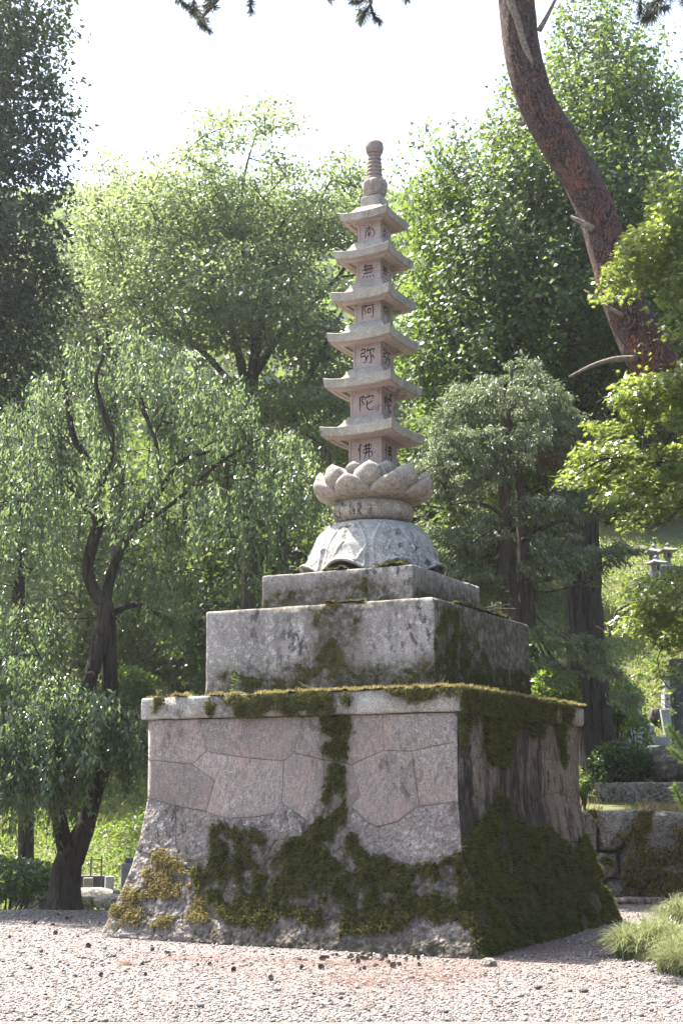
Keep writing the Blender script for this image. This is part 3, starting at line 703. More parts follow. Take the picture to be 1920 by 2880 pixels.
# ------------------------------------------------------------------ moss: cushions and tufts on the faces where the photograph shows it
def moss_patch(A, B, surf, polys, holes, thick, density, mat, blade=.026, jit=9, bed=None, parent=None, keep=None, world=False, seed=0, hang=.8, blur=4):
    a, b = np.meshgrid(A, B, indexing='ij'); P, N = surf(a.ravel(), b.ravel())
    px = to_px(P if world else mon2world(P)); px = px + jit * np.stack([noise(P, 7, 31 + seed, 3), noise(P, 7, 32 + seed, 3)], 1)
    m = np.zeros(len(P), bool)
    for pl_ in polys: m |= in_poly(px, pl_)
    for pl_ in holes: m &= ~in_poly(px, pl_)
    if keep is not None: m &= keep(P)
    m = m.astype(float).reshape(a.shape)
    for _ in range(blur):
        q = np.pad(m, 1, mode='edge'); m = (q[1:-1, 1:-1] * 2 + q[:-2, 1:-1] + q[2:, 1:-1] + q[1:-1, :-2] + q[1:-1, 2:]) / 6
    m = np.clip(m + .30 * noise(P, 26, 15 + seed, 2).reshape(a.shape) * (m > .03) * (m < .97), 0, 1)
    if m.max() < .4: return
    off = -.014 + (thick + .014) * np.clip(m * 1.25, 0, 1) * (.55 + .6 * noise(P, 13, 5 + seed, 3).reshape(a.shape))
    V = P + N * off.ravel()[:, None]; i = np.arange(len(P)).reshape(a.shape)
    q = np.stack([i[:-1, :-1], i[1:, :-1], i[1:, 1:], i[:-1, 1:]], -1).reshape(-1, 4)
    q = q[(m.ravel()[q] > .52).all(1)]
    if not len(q): return
    used, inv = np.unique(q, return_inverse=True)
    Vb, qb = V[used], inv.reshape(-1, 4)
    cell = np.linalg.norm(P[i[1, 0]] - P[i[0, 0]]) * np.linalg.norm(P[i[0, 1]] - P[i[0, 0]])
    w = np.clip((m.ravel() - .12) * 1.5, 0, 1) ** 1.4
    nt_ = int(density * cell * w.sum())
    if nt_ < 5: return
    k = rng.choice(len(P), nt_, p=w / w.sum()); da = P[i[1, 0]] - P[i[0, 0]]; db = P[i[0, 1]] - P[i[0, 0]]
    off = np.maximum(off, .001); V = P + N * off.ravel()[:, None]
    c = V[k] + rng.uniform(-.6, .6, (nt_, 1)) * da + rng.uniform(-.6, .6, (nt_, 1)) * db; n_ = N[k]
    tv, tq = [], []
    for s in range(3):
        d = unit(n_ * rng.uniform(.5, 1.1, (nt_, 1)) + [0, 0, -hang] * rng.uniform(.2, 1.1, (nt_, 1)) + rng.normal(0, .38, (nt_, 3)))
        side = unit(np.cross(d, rng.normal(0, 1, (nt_, 3)))) * (blade * rng.uniform(.10, .24, (nt_, 1)))
        L = blade * rng.uniform(.6, 1.3, (nt_, 1)); tv.append(np.stack([c - side, c + side, c + d * L], 1).reshape(-1, 3))
    T = np.concatenate(tv); tq = np.arange(len(T)).reshape(-1, 3)
    obj('moss', Vb, qb, bed or M['mossbed'], parent or pagoda, smooth=True, kind='stuff')
    obj('moss', T, tq, mat, parent or pagoda, kind='stuff')
def base_surf(k):
    def f(u, z):
        P = face_point(k, u, z); d = .02
        Pu = face_point(k, u, np.minimum(z + d, 2.23)) - face_point(k, u, np.maximum(z - d, 0))
        tu = face_point(k, u + .01, z) - face_point(k, u - .01, z); N = unit(np.cross(tu, Pu)); return P + N * .004, N
    return f
def flat(axis, val, sgn):
    def f(a, b):
        P = np.zeros((len(a), 3)); N = np.zeros((len(a), 3)); o_ = [q for q in range(3) if q != axis]
        P[:, axis] = val; P[:, o_[0]] = a; P[:, o_[1]] = b; N[:, axis] = sgn; return P, N
    return f
C1 = lambda *p: [c1(*q) for q in p]
C2 = lambda *p: [c2(*q) for q in p]
C3 = lambda *p: [c3(*q) for q in p]
def oval(cx, cy, rx, ry): return [(cx + rx * math.cos(a), cy + ry * math.sin(a)) for a in np.linspace(0, 6.283, 14)[:-1]]
ov1 = lambda x, y, rx, ry: oval(*c1(x, y), rx * 1.35 / 2.063, ry * 1.25 / 2.063)
ov2 = lambda x, y, rx, ry: oval(*c2(x, y), rx * 1.35 / 1.8447, ry * 1.25 / 1.8447)
U = np.linspace(-1, 1, 190); Z = np.linspace(0, 2.225, 112)
m_main = C1((520, 880), (600, 850), (660, 870), (700, 900), (760, 880), (830, 910), (870, 960), (940, 960), (1000, 950), (1060, 930), (1110, 880), (1165, 800), (1170, 700), (1190, 600),
            (1235, 505), (1300, 520), (1310, 740), (1290, 800), (1330, 850), (1380, 960), (1440, 1060), (1520, 1020)) + C2((60, 1020), (130, 1060), (200, 1085), (330, 1060), (450, 1010), (560, 960), (580, 1500), (480, 1480), (440, 1330), (300, 1385), (150, 1400)) + \
         C1((1400, 1500), (1200, 1480), (1000, 1400), (820, 1480), (700, 1440), (620, 1420), (540, 1330), (430, 1200), (400, 1130), (520, 1060), (530, 980))
m_strip = C1((1165, 215), (1325, 215), (1328, 350), (1315, 480), (1250, 485), (1170, 450))
m_lit = [C1((165, 1015), (300, 1025), (370, 1110), (415, 1200), (390, 1265), (300, 1290), (170, 1300), (60, 1310), (-20, 1290), (40, 1220), (130, 1150), (190, 1090)),
          C1((-60, 1370), (-40, 1330), (80, 1310), (200, 1405), (300, 1385), (420, 1335), (510, 1280), (520, 1430), (400, 1430), (240, 1455), (120, 1460), (-70, 1450)), C1((425, 1250), (485, 1285), (500, 1350), (425, 1335))]
h_front = [ov1(830, 1030, 55, 60), ov1(1230, 1390, 50, 95), ov1(640, 1240, 35, 80), ov1(745, 1180, 22, 45), ov1(1340, 1110, 40, 22), ov1(1390, 1320, 16, 90), ov1(870, 1120, 70, 30), ov1(600, 920, 30, 30), ov1(780, 1000, 25, 40),
           ov2(240, 1170, 32, 52), ov2(380, 1120, 42, 42), ov2(240, 1390, 55, 45), ov2(60, 1230, 30, 25), ov2(430, 1440, 60, 45), ov1(1050, 1310, 30, 22), ov1(930, 1430, 60, 25), ov2(130, 1330, 40, 20)]
fh_ = lambda P: noise(P * [1, 1, .7], 10, 77, 3) < .20
moss_patch(U, Z, base_surf(0), [m_main, m_strip], h_front, .030, 4300, M['moss'], .056, keep=fh_)
moss_patch(U, Z, base_surf(0), m_lit, [], .04, 5200, M['moss_lit'], .036, keep=lambda P: noise(P, 10, 78, 3) < .22, seed=1)
r_low = C2((440, 1010), (500, 900), (560, 830), (600, 800), (640, 690), (690, 760), (720, 850), (820, 890), (900, 880), (1010, 980), (1045, 1010), (1085, 900), (1160, 1060), (1240, 1280), (1310, 1370), (1240, 1400), (900, 1470), (480, 1580))
r_top = [C2((420, 270), (495, 300), (490, 340), (460, 440), (430, 430)), C2((560, 280), (800, 300), (770, 370), (700, 400), (690, 480), (690, 560), (600, 540), (580, 450)), C2((800, 340), (870, 350), (860, 400), (810, 400)), C2((940, 340), (990, 350), (985, 480), (995, 560), (955, 530))]
h_r = [ov2(700, 1090, 16, 40), ov2(820, 1250, 20, 60), ov2(760, 1180, 14, 40), ov2(1180, 1180, 20, 30), ov2(1090, 1350, 40, 20), ov2(560, 1330, 22, 70), ov2(880, 1400, 40, 25)]
moss_patch(U, Z, base_surf(1), [r_low] + r_top, h_r, .032, 4300, M['moss_shaded'], .06, seed=2, keep=lambda P: noise(P * [1, 1, .6], 7, 79, 3) < .24)
# coping
zc_ = np.linspace(K0 + .002, 2.462, 16); xc = np.linspace(-A, A, 200)
s_front = [C1((560, 160), (640, 105), (740, 110), (840, 90), (1000, 110), (1040, 80), (1170, 90), (1236, 100), (1232, 235), (1170, 240), (1100, 215), (1040, 200), (1035, 260), (985, 275), (945, 235), (900, 185), (820, 235), (660, 250), (635, 170)),
           C1((180, 115), (262, 115), (255, 175), (205, 222)), C1((1285, 95), (1335, 100), (1332, 185), (1300, 175)),
           C2((-20, 150), (480, 110), (475, 190), (392, 205), (372, 175), (240, 235), (200, 225), (150, 212), (90, 192), (50, 168)), C1((490, 150), (560, 150), (540, 240), (500, 235))]
moss_patch(xc, zc_, flat(1, -B - .004, -1), s_front, [], .036, 5600, M['moss'], .030, seed=3)
yc = np.linspace(-B, B, 200)
moss_patch(yc, zc_, flat(0, A + .004, 1), [C2((455, 110), (1000, 180), (1035, 235), (1030, 360), (940, 350), (700, 320), (440, 300))], [ov2(960, 300, 14, 40)], .026, 5600, M['moss_shaded'], .026, seed=4)
full = [[(-999, -999), (9999, -999), (9999, 9999), (-999, 9999)]]
topk = lambda P: ((np.abs(P[:, 0]) > 1.36) | (np.abs(P[:, 1]) > 1.41)) & (noise(P, 3, 91, 3) > .2 - .40 * (P[:, 0] > -1.0) - .2 * (P[:, 0] > 1.3)) & ((P[:, 1] < 0) | (P[:, 0] > 0))
moss_patch(np.linspace(-A - .005, A + .005, 210), np.linspace(-B - .005, B + .005, 214), flat(2, 2.461, 1), full, [], .030, 4200, M['moss_lit'], .036, keep=topk, seed=5, hang=0)
# lower plinth block
zb_ = np.linspace(2.46, 3.42, 52); xb = np.linspace(-1.366, 1.366, 150)
b_front = [C3((540, 295), (612, 288), (602, 330), (520, 372), (505, 400), (480, 350)), C3((555, 375), (592, 398), (590, 480), (622, 500), (640, 572), (760, 550), (900, 560), (960, 530), (1010, 515), (1010, 610), (700, 660), (50, 690), (70, 600), (100, 560), (210, 590), (300, 612), (350, 570), (430, 555), (530, 475), (560, 440)), C3((610, 350), (695, 345), (680, 392), (620, 380))]
moss_patch(xb, zb_, flat(1, -1.417, -1), b_front, [], .012, 4300, M['moss'], .020, seed=6, keep=lambda P: noise(P, 10, 95, 3) < .1, jit=12)
yb = np.linspace(-1.415, 1.415, 150)
moss_patch(yb, zb_, flat(0, 1.368, 1), [C3((985, 520), (1045, 300), (1110, 320), (1112, 400), (1200, 470), (1235, 560), (1410, 590), (1410, 700), (980, 640))], [], .014, 4300, M['moss_shaded'], .022, seed=7, keep=lambda P: noise(P, 10, 96, 3) < .16, jit=12)
moss_patch(np.linspace(-1.36, 1.36, 120), np.linspace(-1.41, 1.41, 120), flat(2, 3.423, 1), [C3((530, 250), (720, 240), (715, 300), (540, 320)), C3((1090, 250), (1330, 330), (1300, 400), (1080, 310))], [], .045, 3600, M['moss'], .024, seed=8, hang=0, keep=lambda P: (np.abs(P[:, 0]) > .93) | (np.abs(P[:, 1]) > .96))
zq = np.linspace(3.425, 3.85, 30); xq = np.linspace(-.927, .927, 110)
moss_patch(xq, zq, flat(1, -.963, -1), [C3((650, 180), (715, 175), (735, 250), (830, 270), (780, 300), (640, 310)), C3((280, 270), (350, 245), (420, 240), (500, 270), (500, 330), (280, 330))], [], .010, 4000, M['moss'], .018, seed=9, keep=lambda P: noise(P, 11, 97, 3) < .05, jit=12)
moss_patch(xq, zq, flat(0, .929, 1), [C3((895, 215), (1000, 260), (1070, 300), (1120, 330), (890, 300))], [], .010, 4000, M['moss_shaded'], .018, seed=10, keep=lambda P: noise(P, 11, 98, 3) < .1, jit=12)
moss_patch(np.linspace(-.92, .92, 100), np.linspace(-.955, -.7, 22), flat(2, 3.853, 1), [C3((530, 120), (645, 120), (640, 165), (535, 170)), C3((725, 105), (880, 100), (880, 140), (725, 150))], [], .05, 4200, M['moss'], .024, seed=11, hang=0)

# dark algae round the moss and a darker foot along the front, carried as a vertex attribute of the stones themselves
def soft(px, polys, holes, rad):
    acc = np.zeros(len(px))
    for q in range(14):
        an = q * 2.4; r_ = rad * math.sqrt((q + .5) / 14); p = px + [r_ * math.cos(an), r_ * math.sin(an)]; m = np.zeros(len(px), bool)
        for pl_ in polys: m |= in_poly(p, pl_)
        acc += m
    return acc / 14
G0 = [m_main, m_strip] + m_lit + s_front + b_front
G1 = [r_low] + r_top + [C2((455, 110), (1000, 180), (1035, 235), (1030, 360), (940, 350), (700, 320), (440, 300)), C3((985, 520), (1045, 300), (1110, 320), (1112, 400), (1200, 470), (1235, 560), (1410, 590), (1410, 700), (980, 640)), C3((895, 215), (1000, 260), (1070, 300), (1120, 330), (890, 300)), C3((895, 235), (1190, 240), (1195, 310), (895, 300)), C3((1035, 280), (1420, 370), (1420, 700), (985, 640))]
G0 = G0 + [C3((270, 250), (520, 215), (700, 170), (780, 200), (900, 250), (900, 290), (270, 320)), C3((520, 300), (720, 290), (700, 420), (640, 500), (560, 520), (500, 400))]
STONES += [(o, None) for o in pagoda.children if o.name.split('.')[0] in ('coping_stone', 'lower_plinth_block', 'upper_plinth_block')]
for o, k in STONES:
    if k in (2, 3): continue
    n = len(o.data.vertices); co = np.zeros(n * 3); o.data.vertices.foreach_get('co', co); co = co.reshape(-1, 3); px = to_px(mon2world(co))
    if k is None:
        ix = co[:, 0] > co[:, 0].max() - .03; iy = co[:, 1] < co[:, 1].min() + .03
        gv = np.where(iy, soft(px, G0, [], 42), np.where(ix, soft(px, G1, [], 42), .5))
    else: gv = .75 * soft(px, G0 if k == 0 else G1, [], 42)
    if k == 0: gv = np.maximum(gv, np.clip((.30 - co[:, 2]) / .3, 0, .8) * (co[:, 0] > -1.0))  # front gets darker towards its foot, except at the left end
    ca_ = o.data.color_attributes.new('grime', 'FLOAT_COLOR', 'POINT'); ca_.data.foreach_set('color', np.stack([gv, gv, gv, np.ones(n)], 1).astype(np.float32).ravel())

# ------------------------------------------------------------------ trees
def P_at(px, py, y): return at_y(px, py, y)
def limb(pts, y, sc=1.0):
    """limb traced in the photograph: (px, py, width in px[, depth offset]) at depth y -> points and radii"""
    P = []; R = []
    for q in pts:
        d = y + (q[3] if len(q) > 3 else 0); p = at_y(q[0], q[1], d)
        P.append(p); R.append(q[2] * .5 * d / F * sc)
    return np.array(P), np.array(R)
def grow(limbs, tips, step=.35, tip_r=.008, lift=.25, power=2.35):
    """branches from the limbs to every tip; returns points, parents and radii"""
    pos, par, floor_r = [], [], []
    for P, R, att in limbs:
        D = smooth_path(np.c_[P, R], .12)
        start = len(pos)
        for k, q in enumerate(D):
            pos.append(q[:3]); floor_r.append(max(q[3], tip_r))
            if k: par.append(len(pos) - 2)
            elif att is None or not start: par.append(-1)
            else:
                A_ = np.array(pos[:start]); par.append(int(np.argmin(((A_ - q[:3]) ** 2).sum(1))))
    pos = [np.asarray(p) for p in pos]
    buf = np.zeros((len(pos) + len(tips) * 40, 3)); n = len(pos); buf[:n] = pos
    base = np.array(pos); dmin = [((base - t_) ** 2).sum(1).min() for t_ in tips]
    for ti in np.argsort(dmin):
        t_ = tips[ti]; d = buf[:n] - t_; dd = np.linalg.norm(d, axis=1) + .35 * np.maximum(0, buf[:n, 2] - t_[2] + .1)
        k = int(dd.argmin()); L = np.linalg.norm(buf[k] - t_); m = max(1, int(L / step)); 
        if n + m > len(buf): break
        p0 = buf[k].copy(); q = par[k]; dirn = unit(buf[k] - buf[q]) if q >= 0 else np.array([0, 0, 1.])
        ctrl = p0 + dirn * L * .35 + np.array([0, 0, lift * L * .4])
        last = k
        for s in range(1, m + 1):
            f = s / m; p = (1 - f) ** 2 * p0 + 2 * f * (1 - f) * ctrl + f * f * t_
            if s < m: p = p + rng.normal(0, .035 * min(1, L), 3)
            buf[n] = p; par.append(last); floor_r.append(tip_r); last = n; n += 1
    pos = buf[:n]; par = np.array(par); r = np.zeros(n); acc = np.zeros(n)
    for k in range(n - 1, -1, -1):
        r[k] = max(floor_r[k], acc[k] ** (1 / power) if acc[k] else tip_r)
        if par[k] >= 0: acc[par[k]] += min(r[k], floor_r[k] if k < len(base) else r[k]) ** power if k >= len(base) else 0
    return pos, par, r
def skeleton_mesh(name, pos, par, r, nlimb, mat, parent, big=14, skip=0.0):
    kids = {}
    for k, p in enumerate(par):
        if p >= 0: kids.setdefault(int(p), []).append(k)
    mb = MB(); starts = [k for k, p in enumerate(par) if p < 0]
    stack = list(starts)
    while stack:
        s = stack.pop(); chain = ([int(par[s])] if par[s] >= 0 else []) + [s]; k = s
        while k in kids:
            c = sorted(kids[k], key=lambda q: -r[q]); k = c[0]; chain.append(k); stack += c[1:]
        R = r[chain].copy()
        if par[s] >= 0: R[0] = min(R[0], R[1] * 1.25)
        if len(chain) < 2 or R.max() < skip: continue
        n = big if R.max() > .12 else (7 if R.max() > .04 else (5 if R.max() > .018 else 3))
        V, Q = tube(pos[chain], R, n, .10 if n > 8 else 0, 3, True, .12 if n > 8 else 0); mb.add(V, Q)
    return mb.build(name, mat, parent, smooth=True)

T_QUAD = (np.array([[0, 0, 0], [.42, -.36, .06], [1, 0, -.05], [.42, .36, .06]]), np.array([[0, 1, 2], [0, 2, 3]]))
T_LONG = (np.array([[0, 0, 0], [.45, -.19, .03], [1, 0, -.12], [.45, .19, .03]]), np.array([[0, 1, 2], [0, 2, 3]]))
T_FAN = (np.array([[0, 0, 0], [.85, -.55, .05], [.98, 0, -.03], [.85, .55, .05]]), np.array([[0, 1, 2], [0, 2, 3]]))
_star = []
for k, (a, l) in enumerate(((-2.2, .45), (-1.35, .75), (-.62, .95), (0, 1.05), (.62, .95), (1.35, .75), (2.2, .45))):
    _star.append([.22 + l * math.cos(a) * .8, l * math.sin(a) * .8, -.10 * l])
    if k < 6:
        b = (a + (-1.35, -.62, 0, .62, 1.35, 2.2)[k]) / 2; _star.append([.22 + .26 * math.cos(b), .26 * math.sin(b), .03])
T_STAR = (np.array([[.12, 0, 0]] + _star), np.array([[0, k, k + 1] for k in range(1, 13)]))
T_NEEDLE = (np.array([[0, -.02, 0], [0, .02, 0], [1, 0, 0]]), np.array([[0, 1, 2]]))
T_SPRAY = (np.array([[0, 0, 0], [.5, -.13, .04], [1, 0, -.1], [.5, .13, .04]]), np.array([[0, 1, 2], [0, 2, 3]]))
def leaves(name, P, D, N, size, T, mat, parent, kind='stuff'):
    """one leaf per point: D stem-to-tip direction, N rough face normal"""
    D = unit(D); Y = unit(np.cross(N, D)); Zv = np.cross(D, Y); V, Q = T; n = len(P); sz = np.asarray(size).reshape(-1, 1, 1) * np.ones((n, 1, 1))
    W = P[:, None, :] + sz * (V[None, :, 0:1] * D[:, None] + V[None, :, 1:2] * Y[:, None] + V[None, :, 2:3] * Zv[:, None])
    Fc = (Q[None] + (np.arange(n) * len(V))[:, None, None]).reshape(-1, Q.shape[1])
    return obj(name, W.reshape(-1, 3), Fc, mat, parent, kind=kind)
def ellipsoid(n, zone, shell=.35):
    """zone: (px, py, rx px, ry px, depth y, depth radius)"""
    cx, cy, rx, ry, y, ry3 = zone; c = at_y(cx, cy, y); s = y / F
    d = unit(rng.normal(0, 1, (n, 3))); rad = (shell + (1 - shell) * rng.random((n, 1))) ** (1 / 2.0)
    return c + d * rad * [rx * s, ry3, ry * s], d
def poisson(P, dist):
    keep = []; grid = {}
    for i_, p in enumerate(P):
        k = tuple((p // dist).astype(int)); ok = True
        for a in (-1, 0, 1):
            for b in (-1, 0, 1):
                for c in (-1, 0, 1):
                    for q in grid.get((k[0] + a, k[1] + b, k[2] + c), ()):
                        if ((p - P[q]) ** 2).sum() < dist * dist: ok = False; break
                    if not ok: break
                if not ok: break
            if not ok: break
        if ok: keep.append(i_); grid.setdefault(k, []).append(i_)
    return np.array(keep)
def clumps(tips, centre, per, rad, size, flat_=.6, droop=.25, up=.6):
    n = len(tips) * per; c = np.repeat(tips, per, 0)
    off = rng.normal(0, 1, (n, 3)) * rad * [1, 1, flat_] * .6
    P = c + off; out = unit(P - centre)
    D = unit(out * .7 + rng.normal(0, .8, (n, 3)) + [0, 0, -droop]); N = unit(np.array([0, 0, up]) + rng.normal(0, .55, (n, 3)) + out * .3)
    return P, D, N, size * rng.uniform(.65, 1.25, n)
def tree(name, label, limbs, zones, ntip, dist, per, rad, size, T, leaf, bark, group=None, base=None, step=.4, tip_r=.008, lift=.25, flat_=.6, droop=.25, shell=.35, keep=None, skip=.0, up=.6, big=14, layer=None):
    b = limbs[0][0][0] if base is None else base
    t = thing(name, label, 'tree', (0, 0, 0) if False else tuple(b), 0, group); inv = -np.asarray(b)
    pts = []; tot = sum(z[2] * z[3] for z in zones)
    for z in zones: pts.append(ellipsoid(max(4, int(ntip * z[2] * z[3] / tot)), z, shell)[0])
    tips = np.concatenate(pts)
    if keep is not None: tips = tips[keep(tips)]
    if layer: tips = tips[noise(tips * layer, 1, 17, 2) > -.10]
    tips = tips[rng.permutation(len(tips))]
    if dist: tips = tips[poisson(tips, dist)]
    pos, par, r = grow(limbs, tips, step, tip_r, lift)
    skeleton_mesh('trunk', pos + inv, par, r, 0, bark, t, big, skip)
    P, D, N, sz = clumps(tips, tips.mean(0), per, rad, size, flat_, droop, up)
    leaves('crown', P + inv, D, N, sz, T, leaf, t)
    return t, tips

# the big zelkova in the middle distance and its neighbour to the left
ZY = 31.0
zl = [(*limb([(700, 1720, 64), (705, 1400, 60), (706, 1150, 56), (715, 1020, 44), (735, 900, 30), (770, 760, 20), (790, 640, 12)], ZY), None),
      (*limb([(706, 1140, 44), (672, 1000, 34), (640, 860, 26), (600, 720, 20), (570, 600, 12), (560, 500, 8)], ZY), 1),
      (*limb([(712, 1060, 36), (790, 940, 28), (870, 860, 22), (950, 780, 14)], ZY), 1),
      (*limb([(700, 1160, 34), (600, 1020, 26), (500, 930, 20), (420, 860, 12)], ZY), 1),
      (*limb([(715, 1010, 28), (700, 860, 20), (680, 660, 14), (690, 480, 9), (720, 380, 6)], ZY), 1),
      (*limb([(800, 1640, 44), (790, 1350, 38), (830, 1150, 32), (900, 1000, 24), (960, 880, 12)], ZY, 1), None)]
zz_ = [(700, 520, 190, 225, ZY, 2.0), (800, 400, 95, 110, ZY, 1.2), (640, 400, 90, 80, ZY, 1.2), (740, 350, 70, 60, ZY, 1.0), (580, 580, 180, 170, ZY - .5, 2.0), (420, 700, 200, 180, ZY - .5, 2.2), (960, 560, 130, 130, ZY + .5, 1.6), (900, 760, 200, 190, ZY, 2.2),
       (560, 860, 260, 160, ZY - 1, 2.4), (760, 930, 250, 150, ZY - .5, 2.4), (960, 1000, 180, 160, ZY, 2), (880, 1180, 200, 140, ZY - .5, 2.0), (640, 1080, 220, 110, ZY - .8, 1.8), (1060, 760, 90, 130, ZY + 1, 1.2), (960, 1350, 120, 160, ZY, 1.6)]
zl = [(p_, r_ * .72, a_) for p_, r_, a_ in zl]
tree('zelkova_tree', 'broad spreading tree with pale green crown behind the pagoda, tallest on the skyline', zl, zz_, 5800, .46, 140, .46, .10, T_QUAD, M['zelkova'], M['barkz'], tip_r=.013, droop=.3, flat_=.30, shell=.2, up=1.0, layer=[.55, .55, 1.3], keep=lambda q: (q[:, 1] > ZY - .7) | (rng.random(len(q)) < .45))
Z2 = 36.0
zl2 = [(*limb([(330, 1750, 50), (325, 1300, 44), (320, 1080, 38), (300, 900, 24), (270, 760, 14), (260, 640, 8)], Z2), None),
       (*limb([(322, 1060, 24), (240, 880, 18), (170, 740, 10)], Z2), 1), (*limb([(322, 1020, 22), (380, 850, 16), (420, 700, 9)], Z2), 1), (*limb([(320, 1120, 22), (180, 960, 14), (110, 860, 8)], Z2), 1)]
zz2 = [(330, 560, 110, 110, Z2, 1.8), (220, 660, 170, 120, Z2, 2.2), (150, 800, 170, 150, Z2, 2.2), (330, 760, 200, 150, Z2, 2.2), (260, 960, 260, 150, Z2, 2.4), (90, 1050, 160, 200, Z2, 2.2), (420, 640, 90, 120, Z2, 1.6)]
zl2 = [(p_, r_ * .72, a_) for p_, r_, a_ in zl2]
tree('zelkova_tree', 'hazy round-topped tree left of the broad tree, fan of thin branches showing', zl2, zz2, 3400, .52, 105, .50, .115, T_QUAD, M['zelkova2'], M['barkz'], tip_r=.013, droop=.3, flat_=.32, shell=.2, up=1.0, layer=[.5, .5, 1.2])

# ginkgo trees
GY = 24.6
gl = [(*limb([(1690, 2215, 190), (1672, 2120, 140), (1655, 1950, 118), (1640, 1700, 108), (1632, 1400, 96), (1622, 1000, 80), (1612, 600, 52), (1620, 300, 26), (1625, 160, 12)], GY), None)]
def ginkgo(name, label, limbs, zones, nshoot, per, leafm, size, dist=.3, base=None, bark='barkg', shoot=.75):
    b = limbs[0][0][0]; t = thing(name, label, 'tree', tuple(b)); inv = -b
    pts = np.concatenate([ellipsoid(max(4, int(nshoot * z[2] * z[3] / sum(q[2] * q[3] for q in zones))), z, .25)[0] for z in zones])
    pts = pts[rng.permutation(len(pts))]; pts = pts[poisson(pts, dist)]
    pos, par, r = grow(limbs, pts, .5, .008, .1); skeleton_mesh('trunk', pos + inv, par, r, 0, M[bark], t, 22)
    axis = np.c_[np.full(len(pts), b[0]), np.full(len(pts), b[1]), pts[:, 2]]
    out = unit(pts - axis); sd = unit(out * rng.uniform(.2, 1, (len(pts), 1)) + [0, 0, .75] + rng.normal(0, .25, (len(pts), 3)))
    L = rng.uniform(.5, 1.2, len(pts)) * shoot; mb = MB()
    rim = rng.random(len(pts)) < .05; L = np.where(rim, L * 2.0, L)
    n = len(pts) * per; f = rng.random(n) ** .8; k = np.repeat(np.arange(len(pts)), per)
    side = unit(np.cross(sd[k], rng.normal(0, 1, (n, 3))))
    P = pts[k] + sd[k] * (f * L[k])[:, None] + side * rng.uniform(.02, .12, (n, 1)) + rng.normal(0, .05, (n, 3))
    D = unit(side + sd[k] * .2 + [0, 0, -.35] + rng.normal(0, .3, (n, 3))); N = unit(out[k] * .6 + [0, 0, .5] + rng.normal(0, .5, (n, 3)))
    leaves('crown', P + inv, D, N, size * rng.uniform(.7, 1.2, n), T_FAN, leafm, t)
    for p, d_, l in zip(pts, sd, L): 
        mb.add(*tube(np.array([p, p + d_ * l * .5 + [0, 0, .01], p + d_ * l]) + inv, np.array([.007, .005, .002]), 3))
    mb.build('twigs', M['barkz'], t, kind='stuff')
    return t
gz = [(1640, 260, 110, 190, GY, 1.4), (1560, 480, 190, 190, GY, 1.9), (1720, 420, 170, 220, GY, 1.9), (1420, 640, 200, 210, GY, 2.2), (1620, 700, 260, 260, GY, 2.4), (1360, 860, 190, 200, GY, 2.2), (1560, 960, 300, 240, GY, 2.4),
      (1780, 780, 200, 260, GY, 2.2), (1310, 1080, 140, 160, GY - .4, 1.6), (1820, 1100, 150, 300, GY, 2.0), (1250, 620, 90, 150, GY, 1.2), (1210, 1000, 70, 130, GY - .5, .9), (1500, 1250, 200, 200, GY + .8, 1.6), (1740, 1350, 150, 130, GY + .5, 1.4)]
gz = [q[:5] + (q[5] + .7,) for q in gz]
ginkgo('ginkgo_tree', 'tall bright green ginkgo with thick furrowed trunk right of the pagoda', gl, gz, 6000, 40, M['ginkgo'], .082, .22)
GL = 23.5
gl2 = [(*limb([(-330, 2560, 150), (-320, 1800, 120), (-300, 1200, 96), (-280, 700, 70), (-260, 200, 40), (-250, -200, 20)], GL), None)]
gz2 = [(-40, 120, 200, 200, GL, 1.6), (30, 330, 150, 190, GL, 1.5), (-40, 560, 180, 200, GL, 1.6), (10, 780, 160, 190, GL, 1.6), (-60, 980, 200, 180, GL, 1.6), (-90, 1180, 190, 150, GL, 1.5), (-160, 300, 200, 500, GL + 1.2, 1.5), (-180, 900, 200, 400, GL + 1.2, 1.5), (-455, 1350, 300, 430, 20.3, 1.0), (90, 90, 90, 90, GL, 1), (110, 470, 80, 50, GL, .9), (100, 640, 70, 40, GL, .9)]
ginkgo('ginkgo_tree', 'shade-darkened leaning-in ginkgo foliage along the top left edge against white sky', gl2, gz2, 2600, 40, M['ginkgo_shaded'], .09, .24)

